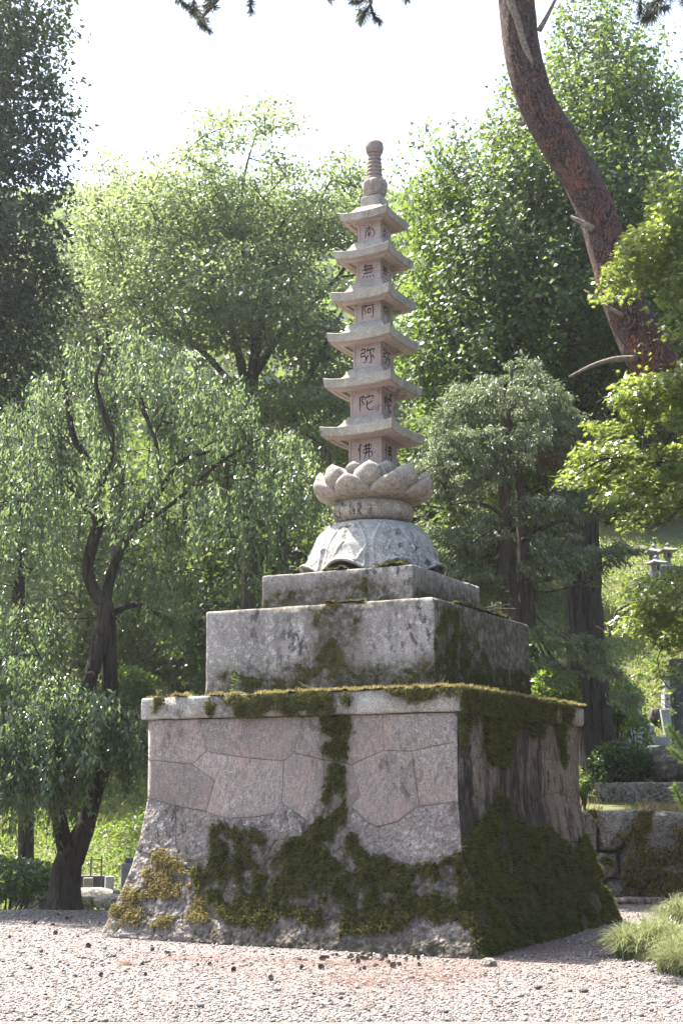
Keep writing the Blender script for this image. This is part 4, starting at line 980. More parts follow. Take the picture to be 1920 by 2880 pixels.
# weeping cherry: limbs traced, foliage hung as strands
CYY = 18.85
cl = [(*limb([(184, 2575, 110), (186, 2520, 88), (190, 2440, 84), (205, 2400, 76), (242, 2320, 54), (267, 2225, 50), (299, 2124, 50), (309, 1983, 46), (307, 1821, 46), (299, 1732, 52), (297, 1700, 44)], CYY), None),
      (*limb([(194, 2410, 50), (172, 2330, 44, -.1), (168, 2250, 40, -.2), (200, 2120, 38, -.2), (238, 2000, 40, -.2), (256, 1900, 42, -.2), (282, 1800, 44, -.1), (299, 1730, 46)], CYY), 1),
      (*limb([(297, 1700, 40), (275, 1677, 38), (247, 1602, 34), (261, 1527, 34), (278, 1460, 32), (268, 1420, 26), (304, 1309, 22), (313, 1223, 20), (293, 1160, 16), (270, 1068, 12), (300, 980, 8)], CYY), 1),
      (*limb([(277, 1465, 24), (230, 1412, 20), (200, 1360, 14), (150, 1300, 10)], CYY - .3), 1), (*limb([(264, 1330, 18), (258, 1309, 22), (212, 1240, 20), (189, 1125, 15), (178, 1040, 10), (230, 960, 6)], CYY + .2), 1),
      (*limb([(300, 1690, 32), (306, 1650, 30), (344, 1539, 26), (402, 1453, 24), (459, 1367, 18), (505, 1298, 14), (590, 1270, 9)], CYY), 1),
      (*limb([(455, 1370, 14), (440, 1250, 12), (400, 1090, 14, .6), (430, 1060, 10, .8)], CYY), 1),
      (*limb([(380, 1490, 14), (480, 1420, 12), (620, 1300, 10), (700, 1250, 7)], CYY), 1),
      (*limb([(309, 1950, 22), (340, 2010, 16), (375, 2040, 14), (405, 2070, 10)], CYY), 1), (*limb([(299, 1735, 24), (370, 1700, 18), (470, 1740, 12)], CYY + .4), 1),
      (*limb([(256, 1900, 20), (190, 1990, 18), (110, 2030, 12), (30, 2060, 8)], CYY - .5), 1)]
b = cl[0][0][0]; cherry = thing('weeping_cherry_tree', 'weeping tree with twisted dark forked trunk left of the pagoda', 'tree', tuple(b)); inv = -b
# arcs (px, py, half width px, height px, depth, depth radius, drop m, count): strands hang from dome-shaped shells
cz = [(330, 1010, 190, 110, CYY, 1.3, 1.3, 420), (300, 1180, 280, 150, CYY, 1.6, 1.4, 560), (190, 1300, 200, 150, CYY - .3, 1.4, 1.5, 380), (480, 1130, 190, 110, CYY + .3, 1.2, 1.2, 320), (640, 1260, 170, 110, CYY + .2, 1.2, 1.2, 420), (690, 1400, 170, 120, CYY, 1.2, 1.2, 420),
      (720, 1560, 130, 100, CYY, 1.0, .75, 260), (520, 1420, 200, 120, CYY - .3, 1.3, 1.2, 380), (120, 1480, 180, 140, CYY - .3, 1.4, 1.4, 380), (430, 1600, 180, 120, CYY + .3, 1.2, 1.1, 320), (60, 1720, 160, 140, CYY - .2, 1.2, 1.3, 300), (600, 1620, 140, 70, CYY + .2, .9, .6, 200),
      (230, 2040, 150, 120, CYY - .6, .8, .85, 900), (110, 2120, 170, 130, CYY - .6, .8, 1.0, 1000), (20, 2110, 120, 80, CYY - .5, .8, 1.5, 800), (385, 2090, 42, 40, CYY - .1, .35, .8, 420), (330, 2080, 50, 40, CYY - .2, .4, .5, 160), (90, 1900, 130, 70, CYY, .9, .9, 160), (400, 1750, 110, 60, CYY + .6, .8, .5, 80)]
lp = np.concatenate([to_px(smooth_path(np.c_[q[0], q[1]], .1)[:, :3]) for q in cl[:7]])
bp, bl, bz = [], [], []
for (cx, cy, rx, ry, y, rz_, L, n) in cz:
    P, d = ellipsoid(int(n * .15), (cx, cy, rx, ry, y, rz_ * .8), .5); P[:, 2] = np.where(d[:, 2] < -.1, 2 * at_y(cx, cy, y)[2] - P[:, 2], P[:, 2])
    bp.append(P); bl.append(np.full(len(P), L)); bz.append(np.full(len(P), n >= 400 and cy > 1950))
BP = np.concatenate(bp); BL = np.concatenate(bl); BZ = np.concatenate(bz); o_ = rng.permutation(len(BP)); BP, BL, BZ = BP[o_], BL[o_], BZ[o_]
k_ = np.concatenate([np.where(BZ)[0][poisson(BP[BZ], .21)], np.where(~BZ)[0][poisson(BP[~BZ], .32)]]); BP, BL, BZ = BP[k_], BL[k_], BZ[k_]
kk = BZ | (noise(BP * [1, 1, .8], .75, 71, 2) > -.14); BP, BL, BZ = BP[kk], BL[kk], BZ[kk]
bpx = to_px(BP + [0, 0, -.3]); near_ = np.array([np.hypot(lp[:, 0] - q[0], lp[:, 1] - q[1]).min() for q in bpx]) < 60
ok_ = ~(near_ & (BP[:, 1] < CYY + .15) & (rng.random(len(BP)) < .9) & ~BZ); BP, BL = BP[ok_], BL[ok_]
pos, par, r = grow(cl, BP, .25, .009, .6); skeleton_mesh('trunk', pos + inv, par, r, 0, M['bark'], cherry, 20)
cen_ = np.array([at_y(300, 1500, CYY)[0], CYY, 0]); ow = BP - cen_; ow[:, 2] = 0; ow = unit(unit(ow) + rng.normal(0, .6, BP.shape) * [1, 1, 0])
ns_ = 11; SPt, SL = [], []
mb = MB()
for p, L, o_ in zip(BP, BL, ow):
    ln = rng.uniform(.35, .75); arc = lambda f: p + o_ * ln * f + np.array([0, 0, .10 * f - .42 * ln * f * f])
    mb.add(*tube(np.array([arc(0) , arc(.33), arc(.66), arc(1)]) + inv, np.array([.009, .007, .005, .003]), 4))
    f = rng.random(ns_); q = np.array([arc(v) for v in f]) + rng.normal(0, .07, (ns_, 3)) * [1, 1, .4]; SPt.append(q); SL.append(L * rng.uniform(.25, .85, ns_))
SPt = np.concatenate(SPt); SL = np.concatenate(SL)
per = 30; n = len(SPt) * per; k = np.repeat(np.arange(len(SPt)), per); f = rng.random(n)
outw = rng.normal(0, 1, (len(SPt), 3)); outw[:, 2] = 0; outw = unit(outw)
P = SPt[k] + np.stack([outw[k, 0] * .10 * f, outw[k, 1] * .10 * f, -f * SL[k]], 1) + rng.normal(0, .032, (n, 3))
a = rng.random(n) * 6.283; D = unit(np.stack([np.cos(a) * .6, np.sin(a) * .6, -rng.uniform(.3, 1.3, n)], 1)); N = unit(np.stack([np.cos(a), np.sin(a), 1 + 0 * a], 1) * rng.uniform(.3, 1, (n, 1)) + rng.normal(0, .45, (n, 3)))
leaves('crown', P + inv, D, N, .09 * rng.uniform(.65, 1.2, n), T_LONG, M['cherry'], cherry)
for p, l, o_ in zip(SPt[::2], SL[::2], outw[::2]):
    mb.add(*tube(np.array([p, p + o_ * .06 + [0, 0, -.45 * l], p + o_ * .12 + [0, 0, -l]]) + inv, np.array([.006, .004, .002]), 3))
mb.build('hanging_twigs', M['bark'], cherry, kind='stuff')

# cypress with two stems
KY = 20.9
kl = [(*limb([(1440, 1760, 50), (1425, 1600, 46), (1418, 1450, 40), (1425, 1250, 30), (1430, 1120, 20), (1440, 1040, 8)], KY), None),
      (*limb([(1482, 1765, 48), (1475, 1600, 42), (1465, 1450, 34), (1458, 1280, 22), (1470, 1180, 12)], KY + .1), None)]
for (x0, y0, x1, y1, x2, y2, w, dz) in [(1420, 1450, 1330, 1410, 1270, 1420, 14, -.3), (1418, 1300, 1340, 1270, 1290, 1260, 12, -.3), (1422, 1490, 1370, 1500, 1320, 1530, 13, -.4), (1470, 1520, 1560, 1470, 1660, 1460, 16, -.4),
                                     (1480, 1640, 1580, 1620, 1690, 1600, 18, -.4), (1480, 1670, 1560, 1660, 1640, 1640, 12, .3), (1425, 1640, 1350, 1640, 1290, 1650, 14, -.4), (1468, 1420, 1540, 1390, 1600, 1350, 11, -.2), (1430, 1560, 1340, 1590, 1250, 1560, 12, .4),
                                     (1420, 1480, 1290, 1440, 1190, 1420, 13, .3), (1462, 1480, 1520, 1440, 1545, 1400, 9, -.5), (1480, 1560, 1530, 1530, 1570, 1490, 12, -.6), (1475, 1700, 1560, 1780, 1640, 1820, 10, -.2), (1480, 1720, 1560, 1880, 1600, 1900, 9, -.2), (1480, 1740, 1600, 1890, 1760, 1890, 11, -.3)]:
    kl.append((*limb([(x0, y0, w), (x1, y1, w * .7, dz * .5), (x2, y2, w * .35, dz)], KY), 1))
kz = [(1440, 1070, 90, 50, KY, .6, 1), (1420, 1130, 170, 60, KY, .9, 1), (1500, 1180, 150, 50, KY, .8, 1), (1310, 1210, 130, 60, KY - .2, .8, 1), (1560, 1220, 90, 50, KY, .6, 1), (1400, 1260, 200, 50, KY - .4, .8, 1), (1300, 1330, 150, 60, KY - .2, .9, 1), (1560, 1270, 70, 40, KY, .5, .6),
      (1250, 1420, 110, 60, KY, .8, 1), (1330, 1480, 110, 40, KY - .4, .6, .8), (1250, 1540, 120, 60, KY, .8, 1), (1520, 1430, 80, 35, KY - .3, .6, .7), (1600, 1400, 100, 40, KY + .2, .6, .7), (1310, 1640, 110, 50, KY, .7, .8), (1590, 1530, 130, 30, KY - .4, .6, .7), (1700, 1565, 120, 32, KY - .3, .6, .8), (1540, 1590, 110, 28, KY - .4, .6, .7), (1640, 1650, 80, 18, KY - .3, .4, .3),
      (1550, 1790, 80, 30, KY - .2, .5, .7), (1640, 1820, 80, 28, KY - .3, .4, .6), (1540, 1890, 50, 30, KY - .2, .4, .4), (1690, 1880, 60, 25, KY - .3, .4, .4), (1745, 1960, 45, 25, KY - .3, .3, .4), (1390, 1690, 70, 40, KY, .5, .5)]
b = np.array([kl[0][0][0][0] + .1, KY, float(terrain(kl[0][0][0][0], KY))]); cyp = thing('cypress_tree', 'feathery grey-green conifer with two slim stems beside the pagoda', 'tree', tuple(b)); inv = -b
tp, dn = [], []
for (cx, cy, rx, ry, y, rd, w) in kz:
    P, d = ellipsoid(int(w * rx * ry / 34), (cx, cy, rx, ry, y, rd), .3); tp.append(P)
tips = np.concatenate(tp); tips = tips[rng.permutation(len(tips))]; tips = tips[noise(tips * [.9, .9, 2.8], 1, 37, 2) > -.08]; tips = tips[poisson(tips, .125)]
pos, par, r = grow(kl, tips[poisson(tips, .2)], .2, .005, .15)
skeleton_mesh('trunk', pos + inv, par, r, 0, M['barkc'], cyp, 14)
per = 80; n = len(tips) * per; k = np.repeat(np.arange(len(tips)), per)
ax = tips - np.array([at_y(1450, 1500, KY)[0], KY, 0]); ax[:, 2] = 0; ax = unit(ax)
bd = unit(ax + rng.normal(0, .5, (len(tips), 3)) + [0, 0, .1]); f = rng.random(n)
P = tips[k] + bd[k] * (f * .20)[:, None] + np.stack([0 * f, 0 * f, -.10 * f ** 2], 1) + rng.normal(0, .045, (n, 3)) * [1, 1, .6]
D = unit(bd[k] * .6 + rng.normal(0, .45, (n, 3)) + [0, 0, -.75]); N = unit(rng.normal(0, .6, (n, 3)) + [0, 0, .6])
leaves('crown', P + inv, D, N, .080 * rng.uniform(.6, 1.3, n), T_SPRAY, M['cypress'], cyp)
P = at_y(1535, 1290, KY - .2) + rng.normal(0, 1, (500, 3)) * [.18, .15, .06]; D = unit(rng.normal(0, .5, (500, 3)) + [0, 0, -1])
leaves('dead_spray', P + inv, D, rng.normal(0, 1, (500, 3)), .07 * rng.uniform(.6, 1.2, 500), T_SPRAY, M['reddish'], cyp)

# leaning red pine: its trunk crosses the top right, its crown is above the frame
PY = 15.2
pts = [(2110, 2560, 170), (2080, 2000, 150), (2030, 1500, 138), (1960, 1190, 132), (1840, 1030, 140), (1775, 900, 126), (1712, 720, 116), (1677, 600, 112), (1637, 510, 112), (1570, 400, 116), (1510, 292, 112), (1473, 170, 110), (1452, 0, 110), (1440, -200, 100), (1480, -420, 84), (1560, -640, 60)]
PP, PR = limb(pts, PY); PP[0, 2] = -.05; PP[:3, 1] += [0, 0, 0]
b = PP[0].copy(); b[2] = 0; pine = thing('pine_tree', 'leaning red pine with flaky reddish bark crossing the top right corner', 'tree', tuple(b)); inv = -b
D_ = smooth_path(np.c_[PP, PR], .045); V, Q = tube(D_[:, :3] + inv, D_[:, 3], 90, .06, 5); V = V + unit(V - np.repeat(D_[:, :3] + inv, 90, 0)[:len(V)]) * (.007 * noise(V * [1, 1, .5], 26, 4, 3))[:, None]; obj('trunk', V, Q, M['barkp'], pine, smooth=True)
mb = MB()
for st, w in [([(1668, 645), (1640, 628), (1604, 609)], 24), ([(1515, 85), (1535, 50), (1560, 0), (1580, -40)], 18), ([(1475, 350), (1450, 342)], 14),
              ([(1790, 1010), (1730, 1010), (1660, 1030), (1600, 1060)], 24), ([(1760, 890), (1715, 868), (1680, 842), (1640, 815)], 14)]:
    P, R = limb([(x, y, w * (1 - .95 * k_ / len(st))) for k_, (x, y) in enumerate(st)], PY - .18); mb.add(*tube(smooth_path(np.c_[P, R], .08)[:, :3] + inv, smooth_path(np.c_[P, R], .08)[:, 3], 8, .1, 3)); mb.build('branch', M['deadwood'], pine, smooth=True, label='pale dead branch stub'); mb = MB()
# bare scar along the trunk
sc = [(1425, -60), (1437, 10), (1452, 50), (1463, 90), (1474, 130), (1490, 165), (1497, 182)]
P = np.array([at_y(x, y, PY - .205) for x, y in sc]); Rr = np.array([.04, .045, .04, .04, .038, .026, .01])
V, Q = tube(smooth_path(np.c_[P, Rr], .05)[:, :3] + inv, smooth_path(np.c_[P, Rr], .05)[:, 3], 12, .12, 4); obj('bark_scar', V, Q, M['deadwood'], pine, smooth=True)
br = [([(1450, -150, 60), (1250, -170, 50), (1080, -120, 36), (1030, -60, 18), (1040, 10, 10), (1050, 40, 8)], -.2), ([(1100, -140, 34), (860, -150, 30), (700, -90, 22), (610, 0, 14), (560, 60, 8)], -.4), ([(1500, -420, 60), (1700, -300, 44), (1830, -120, 26), (1850, -20, 14), (1840, 30, 8)], -.2),
      ([(1830, -120, 24), (1900, -60, 16), (1960, 20, 9)], -.1), ([(1540, -560, 50), (1300, -560, 36), (1000, -420, 20)], .3), ([(1560, -620, 40), (1800, -700, 30), (2000, -560, 16)], .3)]
mb = MB(); nt_p = []
for q, dz in br:
    P, R = limb(q, PY + dz); d = smooth_path(np.c_[P, R], .12); obj('branch', *tube(d[:, :3] + inv, d[:, 3], 8, .08, 2), M['barkp'], pine, smooth=True); nt_p.append(d[-1, :3])
    for k_ in range(len(d) // 2, len(d), 2):
        for _ in range(2): nt_p.append(d[k_, :3] + rng.normal(0, .18, 3))
for x, y in [(500, 20), (530, 45), (555, 70), (590, 20), (620, 10), (570, 100), (545, 40), (660, -10), (700, -20), (990, 5), (1010, 30), (1030, 55), (960, -10), (1045, 20), (1790, 10), (1820, 45), (1850, 25), (1880, 5), (1830, 70), (1860, 50), (1910, -5), (1940, 20), (1800, 40)]:
    nt_p.append(at_y(x, y - 28, PY - .3 + rng.normal(0, .1)))
for _ in range(150):
    nt_p.append(at_y(rng.uniform(900, 2200), rng.uniform(-900, -330), PY + rng.normal(0, 1.2)))
nt_p = np.array(nt_p)
per = 190; n = len(nt_p) * per; k = np.repeat(np.arange(len(nt_p)), per); a = unit(rng.normal(0, 1, (len(nt_p), 3)) * [.6, .6, .3] + [0, 0, -.35])
P = nt_p[k] + a[k] * rng.uniform(-.06, .10, (n, 1)); D = unit(a[k] * .6 + rng.normal(0, .55, (n, 3)) + [0, 0, -.25])
leaves('crown', P + inv, D, rng.normal(0, 1, (n, 3)), .15 * rng.uniform(.6, 1.2, n), (T_NEEDLE[0] * [1, 1.5, 1], T_NEEDLE[1]), M['pine'], pine)

# maple reaching in from the right
MYY = 13.9
b = np.array([4.7, 14.6, 0]); maple = thing('maple_tree', 'maple boughs with small star-shaped green leaves at the right edge', 'tree', tuple(b)); inv = -b
ml = [(np.array([[4.7, 14.6, 0], [4.6, 14.5, 1.4], [4.4, 14.3, 2.6], [4.2, 14.1, 4.0], [4.0, 14.0, 5.6]]), np.array([.12, .10, .085, .06, .03]), None)]
for q in [[(2150, 1600, 30), (2000, 1400, 22), (1840, 1300, 14), (1700, 1290, 8), (1600, 1350, 4)], [(2150, 1300, 26), (1980, 1130, 16), (1820, 1080, 10), (1700, 1120, 5)], [(2150, 950, 24), (1980, 760, 16), (1840, 680, 9), (1720, 720, 4)],
          [(2180, 1900, 22), (2020, 1700, 14), (1860, 1660, 8), (1730, 1720, 4)]]:
    ml.append((*limb(q, MYY), 1))
mz = [(1830, 700, 110, 60, 1), (1760, 780, 90, 45, .9), (1880, 620, 80, 70, 1), (1900, 780, 60, 90, .8), (1700, 810, 50, 25, .5), (1900, 900, 40, 40, .5), (1860, 540, 60, 40, .5),
      (1830, 1110, 130, 60, 1.1), (1900, 1060, 60, 40, .7), (1740, 1170, 110, 50, 1), (1860, 1220, 110, 90, 1.1), (1700, 1290, 110, 45, 1), (1640, 1330, 70, 30, .7), (1800, 1340, 130, 70, 1.1), (1890, 1390, 70, 80, .8), (1720, 1420, 60, 60, .7), (1800, 1450, 70, 50, .6), (1590, 1345, 30, 18, .3),
      (1840, 1680, 110, 60, 1), (1900, 1640, 50, 50, .7), (1780, 1740, 90, 45, .9), (1720, 1760, 50, 25, .6), (1880, 1780, 60, 60, .8), (1890, 1880, 50, 50, .6), (1840, 1890, 16, 50, .25), (1880, 1960, 24, 50, .3), (1915, 1950, 20, 60, .4)]
tp = []
for (cx, cy, rx, ry, w) in mz:
    P, d = ellipsoid(int(w * rx * ry / 4.0), (cx, cy, rx, ry, MYY + rng.uniform(-.15, .15), .55), .25); tp.append(P)
tp.append(np.stack([rng.uniform(3.0, 4.8, 900), MYY + rng.normal(0, .6, 900), np.where(rng.random(900) < .5, rng.uniform(4.3, 5.3, 900), rng.uniform(5.8, 6.9, 900))], 1))
P = np.concatenate(tp); n = len(P)
tw = P[rng.permutation(n)]; tw = tw[poisson(tw, .17)]; pos, par, r = grow(ml, tw, .15, .003, -.1); skeleton_mesh('trunk', pos + inv, par, r, 0, M['barkz'], maple, 12)
P = P[noise(P * [1.6, 1.6, 6.0], 1, 53, 2) > -.13]; n = len(P); P = P + rng.normal(0, .02, (n, 3)); away = unit(P - [4.4, 14.2, 0]) * [1, 1, 0]
D = unit(away * .7 + rng.normal(0, .45, (n, 3)) + [0, 0, -.45]); N = unit(np.array([0, 0, 1.]) + away * .35 + rng.normal(0, .22, (n, 3)))
leaves('crown', P + inv, D, N, .056 * rng.uniform(.7, 1.25, n), T_STAR, M['maple'], maple)

# trees further up the slopes: each a tree of its own
def slope_tree(px, py_top, y, w_px, label, name='broadleaf_tree', leaf='forest', n=260, per=46, size=.17, conic=False, base=None):
    top = at_y(px, py_top, y); gz_ = float(terrain(top[0], y)) - .1; h = top[2] - gz_; w = w_px * y / F
    L = [(np.array([[top[0], y, gz_], [top[0] + rng.normal(0, .1), y, gz_ + h * .4], [top[0], y, gz_ + h * .93]]), np.array([.022 * h + .08, .016 * h + .05, .02]), None)]
    t = thing(name, label, 'tree', (top[0], y, gz_), 0, 'trees on the slopes behind'); inv = -np.array([top[0], y, gz_])
    d = unit(rng.normal(0, 1, (n, 3))); rad = rng.uniform(.5, 1, (n, 1)) ** .5; f0 = .2 if not conic else .1
    tips = np.array([top[0], y, gz_ + h * (f0 + 1) / 2]) + d * rad * [w, w, h * (1 - f0) / 2]
    if conic:
        fz = (tips[:, 2] - gz_) / h; c = np.array([top[0], y]); tips[:, :2] = c + (tips[:, :2] - c) * np.clip(1.25 * (1.05 - fz), .08, 1)[:, None]
    tips += (.12 * w * noise(tips, .9, int(px) % 50, 2))[:, None] * d
    pos, par, r = grow(L, tips[::2], .7, .012, .2 if not conic else -.2); skeleton_mesh('trunk', pos + inv, par, r, 0, M['barkz'], t, 10)
    P, D, N, sz = clumps(tips, tips.mean(0), per, .13 * w + .22, size, .7, .3); leaves('crown', P + inv, D, N, sz, T_QUAD, M[leaf], t)
sl_ = [(520, 1230, 42, 330, 'leafy tree low on the slope behind the weeping tree', 'broadleaf_tree', 'forest', False), (60, 1180, 40, 280, 'light green tree at the left edge behind the weeping tree', 'broadleaf_tree', 'zelkova2', False),
       (880, 1180, 44, 300, 'dense tree on the slope just behind the pagoda tower', 'broadleaf_tree', 'zelkova', False), (470, 1640, 50, 120, 'dark conifer standing above the upper graves', 'conifer_tree', 'shrub_dark', True), (600, 1560, 52, 150, 'dark conifer behind the plinth left edge', 'conifer_tree', 'shrub_dark', True),
       (1110, 980, 46, 220, 'yellow-green tree showing between pagoda roofs and ginkgo', 'broadleaf_tree', 'zelkova', False), (1240, 1180, 40, 200, 'shaded tree behind the conifer with two stems', 'broadleaf_tree', 'forest', False), (740, 1420, 40, 260, 'shady tree filling the gap under the broad tree', 'broadleaf_tree', 'forest', False),
       (240, 1500, 46, 260, 'bushy tree behind the twisted forked trunk', 'broadleaf_tree', 'forest', False), (1420, 1330, 36, 180, 'leafy tree behind the two slim conifer stems', 'broadleaf_tree', 'forest', False), (1640, 1150, 46, 260, 'tree on the right hillside behind the thick furrowed trunk', 'broadleaf_tree', 'forest', False), (1840, 1180, 44, 200, 'tree on the right hillside above the stone lanterns', 'broadleaf_tree', 'forest', False),
       (-40, 760, 48, 330, 'tall pale tree behind the dark foliage at the left edge', 'broadleaf_tree', 'zelkova2', False), (420, 1090, 58, 330, 'distant tree on the slope left of the broad tree', 'broadleaf_tree', 'forest', False), (1180, 760, 60, 200, 'distant tree on the slope right of the pagoda tower', 'broadleaf_tree', 'forest', False)]
for q in sl_: slope_tree(q[0], q[1], q[2], q[3], q[4], q[5], q[6], 240 if q[3] > 160 else 160, 46, .15 + .0012 * q[2], q[7])
for x_, y_, h_, lb in [(7.6, 13.2, 8.5, 'unseen dense tree added beyond the maple to shade the pagoda'), (8.2, 8.0, 9.0, 'unseen dense tree added for shade right of the court, nearer than the maple'), (9.6, 18.0, 9.5, 'unseen dense tree added for shade right of the court beside the boulder wall')]:  # unseen trees, added to keep sky light off the pagoda's right face
    t = thing('broadleaf_tree', lb, 'tree', (x_, y_, 0)); inv = -np.array([x_, y_, 0]); d = unit(rng.normal(0, 1, (300, 3))); tips = np.array([x_, y_, h_ * .55]) + d * rng.uniform(.4, 1, (300, 1)) ** .5 * [2.1, 2.1, h_ * .46]
    pos, par, r = grow([(np.array([[x_, y_, 0], [x_ + .1, y_, h_ * .5], [x_, y_, h_ * .9]]), np.array([.2, .14, .03]), None)], tips, .6, .012); skeleton_mesh('trunk', pos + inv, par, r, 0, M['barkz'], t, 12)
    P, D, N, sz = clumps(tips, tips.mean(0), 60, .5, .2, .6, .3); leaves('crown', P + inv, D, N, sz, T_QUAD, M['forest'], t)
# a second dark stem at the far left, half hidden
tl = [(*limb([(75, 2480, 46), (70, 2100, 42), (62, 1900, 40), (52, 1700, 36), (60, 1500, 24), (40, 1350, 14)], 23.0), None)]
tree('broadleaf_tree', 'slim dark trunk at the far left behind the hanging foliage', tl, [(40, 1500, 150, 200, 23.0, 1.2), (20, 1250, 140, 160, 23.0, 1.2)], 260, .35, 40, .4, .1, T_QUAD, M['cherry'], M['bark'])

# the far wooded ridge
n = 42000; yy = 70 + 190 * rng.random(n) ** .8; xx = rng.uniform(-.42, .42, n) * yy * 1.05
base = np.stack([xx, yy, terrain(xx, yy)], 1); cr = noise(base, .16, 9, 2); base[:, 2] += np.clip(cr + .35, 0, 2) * 5.5 * rng.random(n) + rng.random(n) * 2.0
D = unit(rng.normal(0, 1, (n, 3))); N = unit(rng.normal(0, .6, (n, 3)) + [0, -.4, .7])
leaves('hillside_forest', base, D, N, rng.uniform(.9, 2.0, n), T_QUAD, M['forest'], None)
fo = bpy.data.objects['hillside_forest']; tag(fo, 'hazy far wooded hillside and ridge beyond all the trees', 'forest', kind='stuff')

# ------------------------------------------------------------------ terrace wall, curb, boulder at the right
WYW = 20.05
wall = thing('retaining_wall', 'low mossy boulder retaining wall right of the pagoda base', 'wall', (4.5, WYW + .2, 0))
rw = np.random.default_rng(5)
bx = np.r_[.6, 1.5, 2.4, 3.15, 3.46]; 
def wall_stone(poly, seed):
    P = np.array(poly, float); D = []
    for a, b in zip(P, np.roll(P, -1, 0)):
        m = max(1, int(np.linalg.norm(b - a) / .06)); D.append(a + (b - a) * (np.arange(m) / m)[:, None])
    D = np.concatenate(D); c = D.mean(0); n = len(D)
    D = c + (D - c) * (1 + .05 * noise(np.c_[D, 0 * D[:, :1]], 4, seed, 2))[:, None]
    rings = []; 
    for s, o in ((.97, -.30), (.985, -.10), (.96, -.03), (.90, .02), (.78, .05), (.6, .075), (.4, .085), (.2, .09)):
        R = c + (D - c) * s; rings.append(np.stack([R[:, 0], np.full(n, -o), R[:, 1]], 1))
    V = np.concatenate(rings + [np.array([[c[0], -.09, c[1]]])])
    k = np.clip((V[:, 1] < .08), 0, 1); V[:, 1] -= k * (.06 * noise(V, 3.5, seed, 3) + .04 * noise(V, 12, seed + 1, 3))
    fs = [(r * n + j, r * n + (j + 1) % n, (r + 1) * n + (j + 1) % n, (r + 1) * n + j) for r in range(7) for j in range(n)]
    fs += [(7 * n + j, 7 * n + (j + 1) % n, len(V) - 1) for j in range(n)]
    if np.cross(V[fs[-1][1]] - V[fs[-1][0]], V[fs[-1][2]] - V[fs[-1][0]])[1] > 0: fs = [f[::-1] for f in fs]
    return obj('stone', V - [4.5, .2, 0], fs, M['boulder'], wall, smooth=True)
def wp(px, py): p = at_y(px, py, WYW); return (p[0], p[2])
W7 = lambda x, y: wp(1550 + x / 2.613, 1850 + y / 2.613)
ws = [[W7(180, 1130), W7(335, 1120), W7(340, 1400), W7(300, 1480), W7(190, 1480)], [W7(340, 1120), W7(640, 1115), W7(650, 1190), W7(580, 1300), W7(490, 1420), W7(345, 1420)], [W7(645, 1120), W7(990, 1130), W7(990, 1400), W7(930, 1480), W7(760, 1500), W7(600, 1320), W7(655, 1200)],
      [W7(345, 1430), W7(490, 1430), W7(500, 1610), W7(420, 1620), W7(300, 1700), W7(300, 1490)], [W7(590, 1310), W7(755, 1505), W7(740, 1640), W7(660, 1690), W7(510, 1680), W7(505, 1450)], [W7(765, 1510), W7(930, 1490), W7(1010, 1420), W7(1010, 1720), W7(760, 1720), W7(745, 1640)],
      [W7(400, 1630), W7(505, 1625), W7(510, 1690), W7(650, 1700), W7(640, 1790), W7(420, 1790)], [W7(660, 1700), W7(750, 1655), W7(760, 1730), W7(1010, 1730), W7(1010, 1800), W7(650, 1800)]]
zt_w = W7(300, 1118)[1]
xr = W7(1000, 1118)[0]
for k in range(4):
    x0 = xr + .02 + k * .85; ws.append([(x0, zt_w), (x0 + .83, zt_w), (x0 + .8, .55 + .1 * (k % 2)), (x0, .6)]); ws.append([(x0, .58), (x0 + .8, .53 + .1 * (k % 2)), (x0 + .84, 0), (x0, 0)])
xl = W7(185, 1118)[0]
for k in range(3):
    x0 = xl - .95 - k * .95; ws.append([(x0, zt_w), (x0 + .93, zt_w), (x0 + .93, .6), (x0, .5)]); ws.append([(x0, .49), (x0 + .93, .58), (x0 + .93, 0), (x0, 0)])
for k, w_ in enumerate(ws): wall_stone(w_, 200 + k)
bw = MB(); bw.box(-3.9, 4.2, -.02, .22, 0, zt_w - .04); bw.build('wall_core', M['mortar'], wall)
def wsurf(a, b):
    P = np.stack([a, np.full(len(a), WYW - .10), b], 1); P[:, 1] -= .03 + .05 * noise(P, 3.5, 200, 3); return P, np.tile([0., -1, .15], (len(a), 1))
wm = lambda *p: [(1550 + x / 2.613, 1850 + y / 2.613) for x, y in p]
moss_patch(np.linspace(xl, xr + .6, 120), np.linspace(.02, zt_w, 60), wsurf, [wm((640, 1120), (760, 1120), (740, 1260), (660, 1330), (770, 1420), (900, 1350), (990, 1200), (990, 1500), (780, 1560), (760, 1640), (540, 1640), (510, 1560), (590, 1300)), wm((480, 1280), (580, 1290), (570, 1370), (490, 1360)), wm((350, 1450), (480, 1480), (470, 1560), (350, 1540)),
           wm((510, 1560), (700, 1600), (990, 1560), (990, 1680), (850, 1760), (520, 1740)), wm((240, 1120), (340, 1130), (330, 1240), (260, 1200)), wm((880, 1240), (990, 1220), (990, 1300), (880, 1300))], [], (.06), 3600, M['moss_lit'], .045, parent=None, keep=lambda P: noise(P, 8, 66, 3) < .3, world=True, seed=20, jit=14, blur=2)
for o in [q for q in bpy.data.objects if q.name.startswith('moss') and q.parent is None or (q.parent == pagoda and q.name.startswith('moss') and q.data.vertices[0].co.y > 19)]:
    o.parent = wall; o.location = (-4.5, -(WYW + .2), 0)
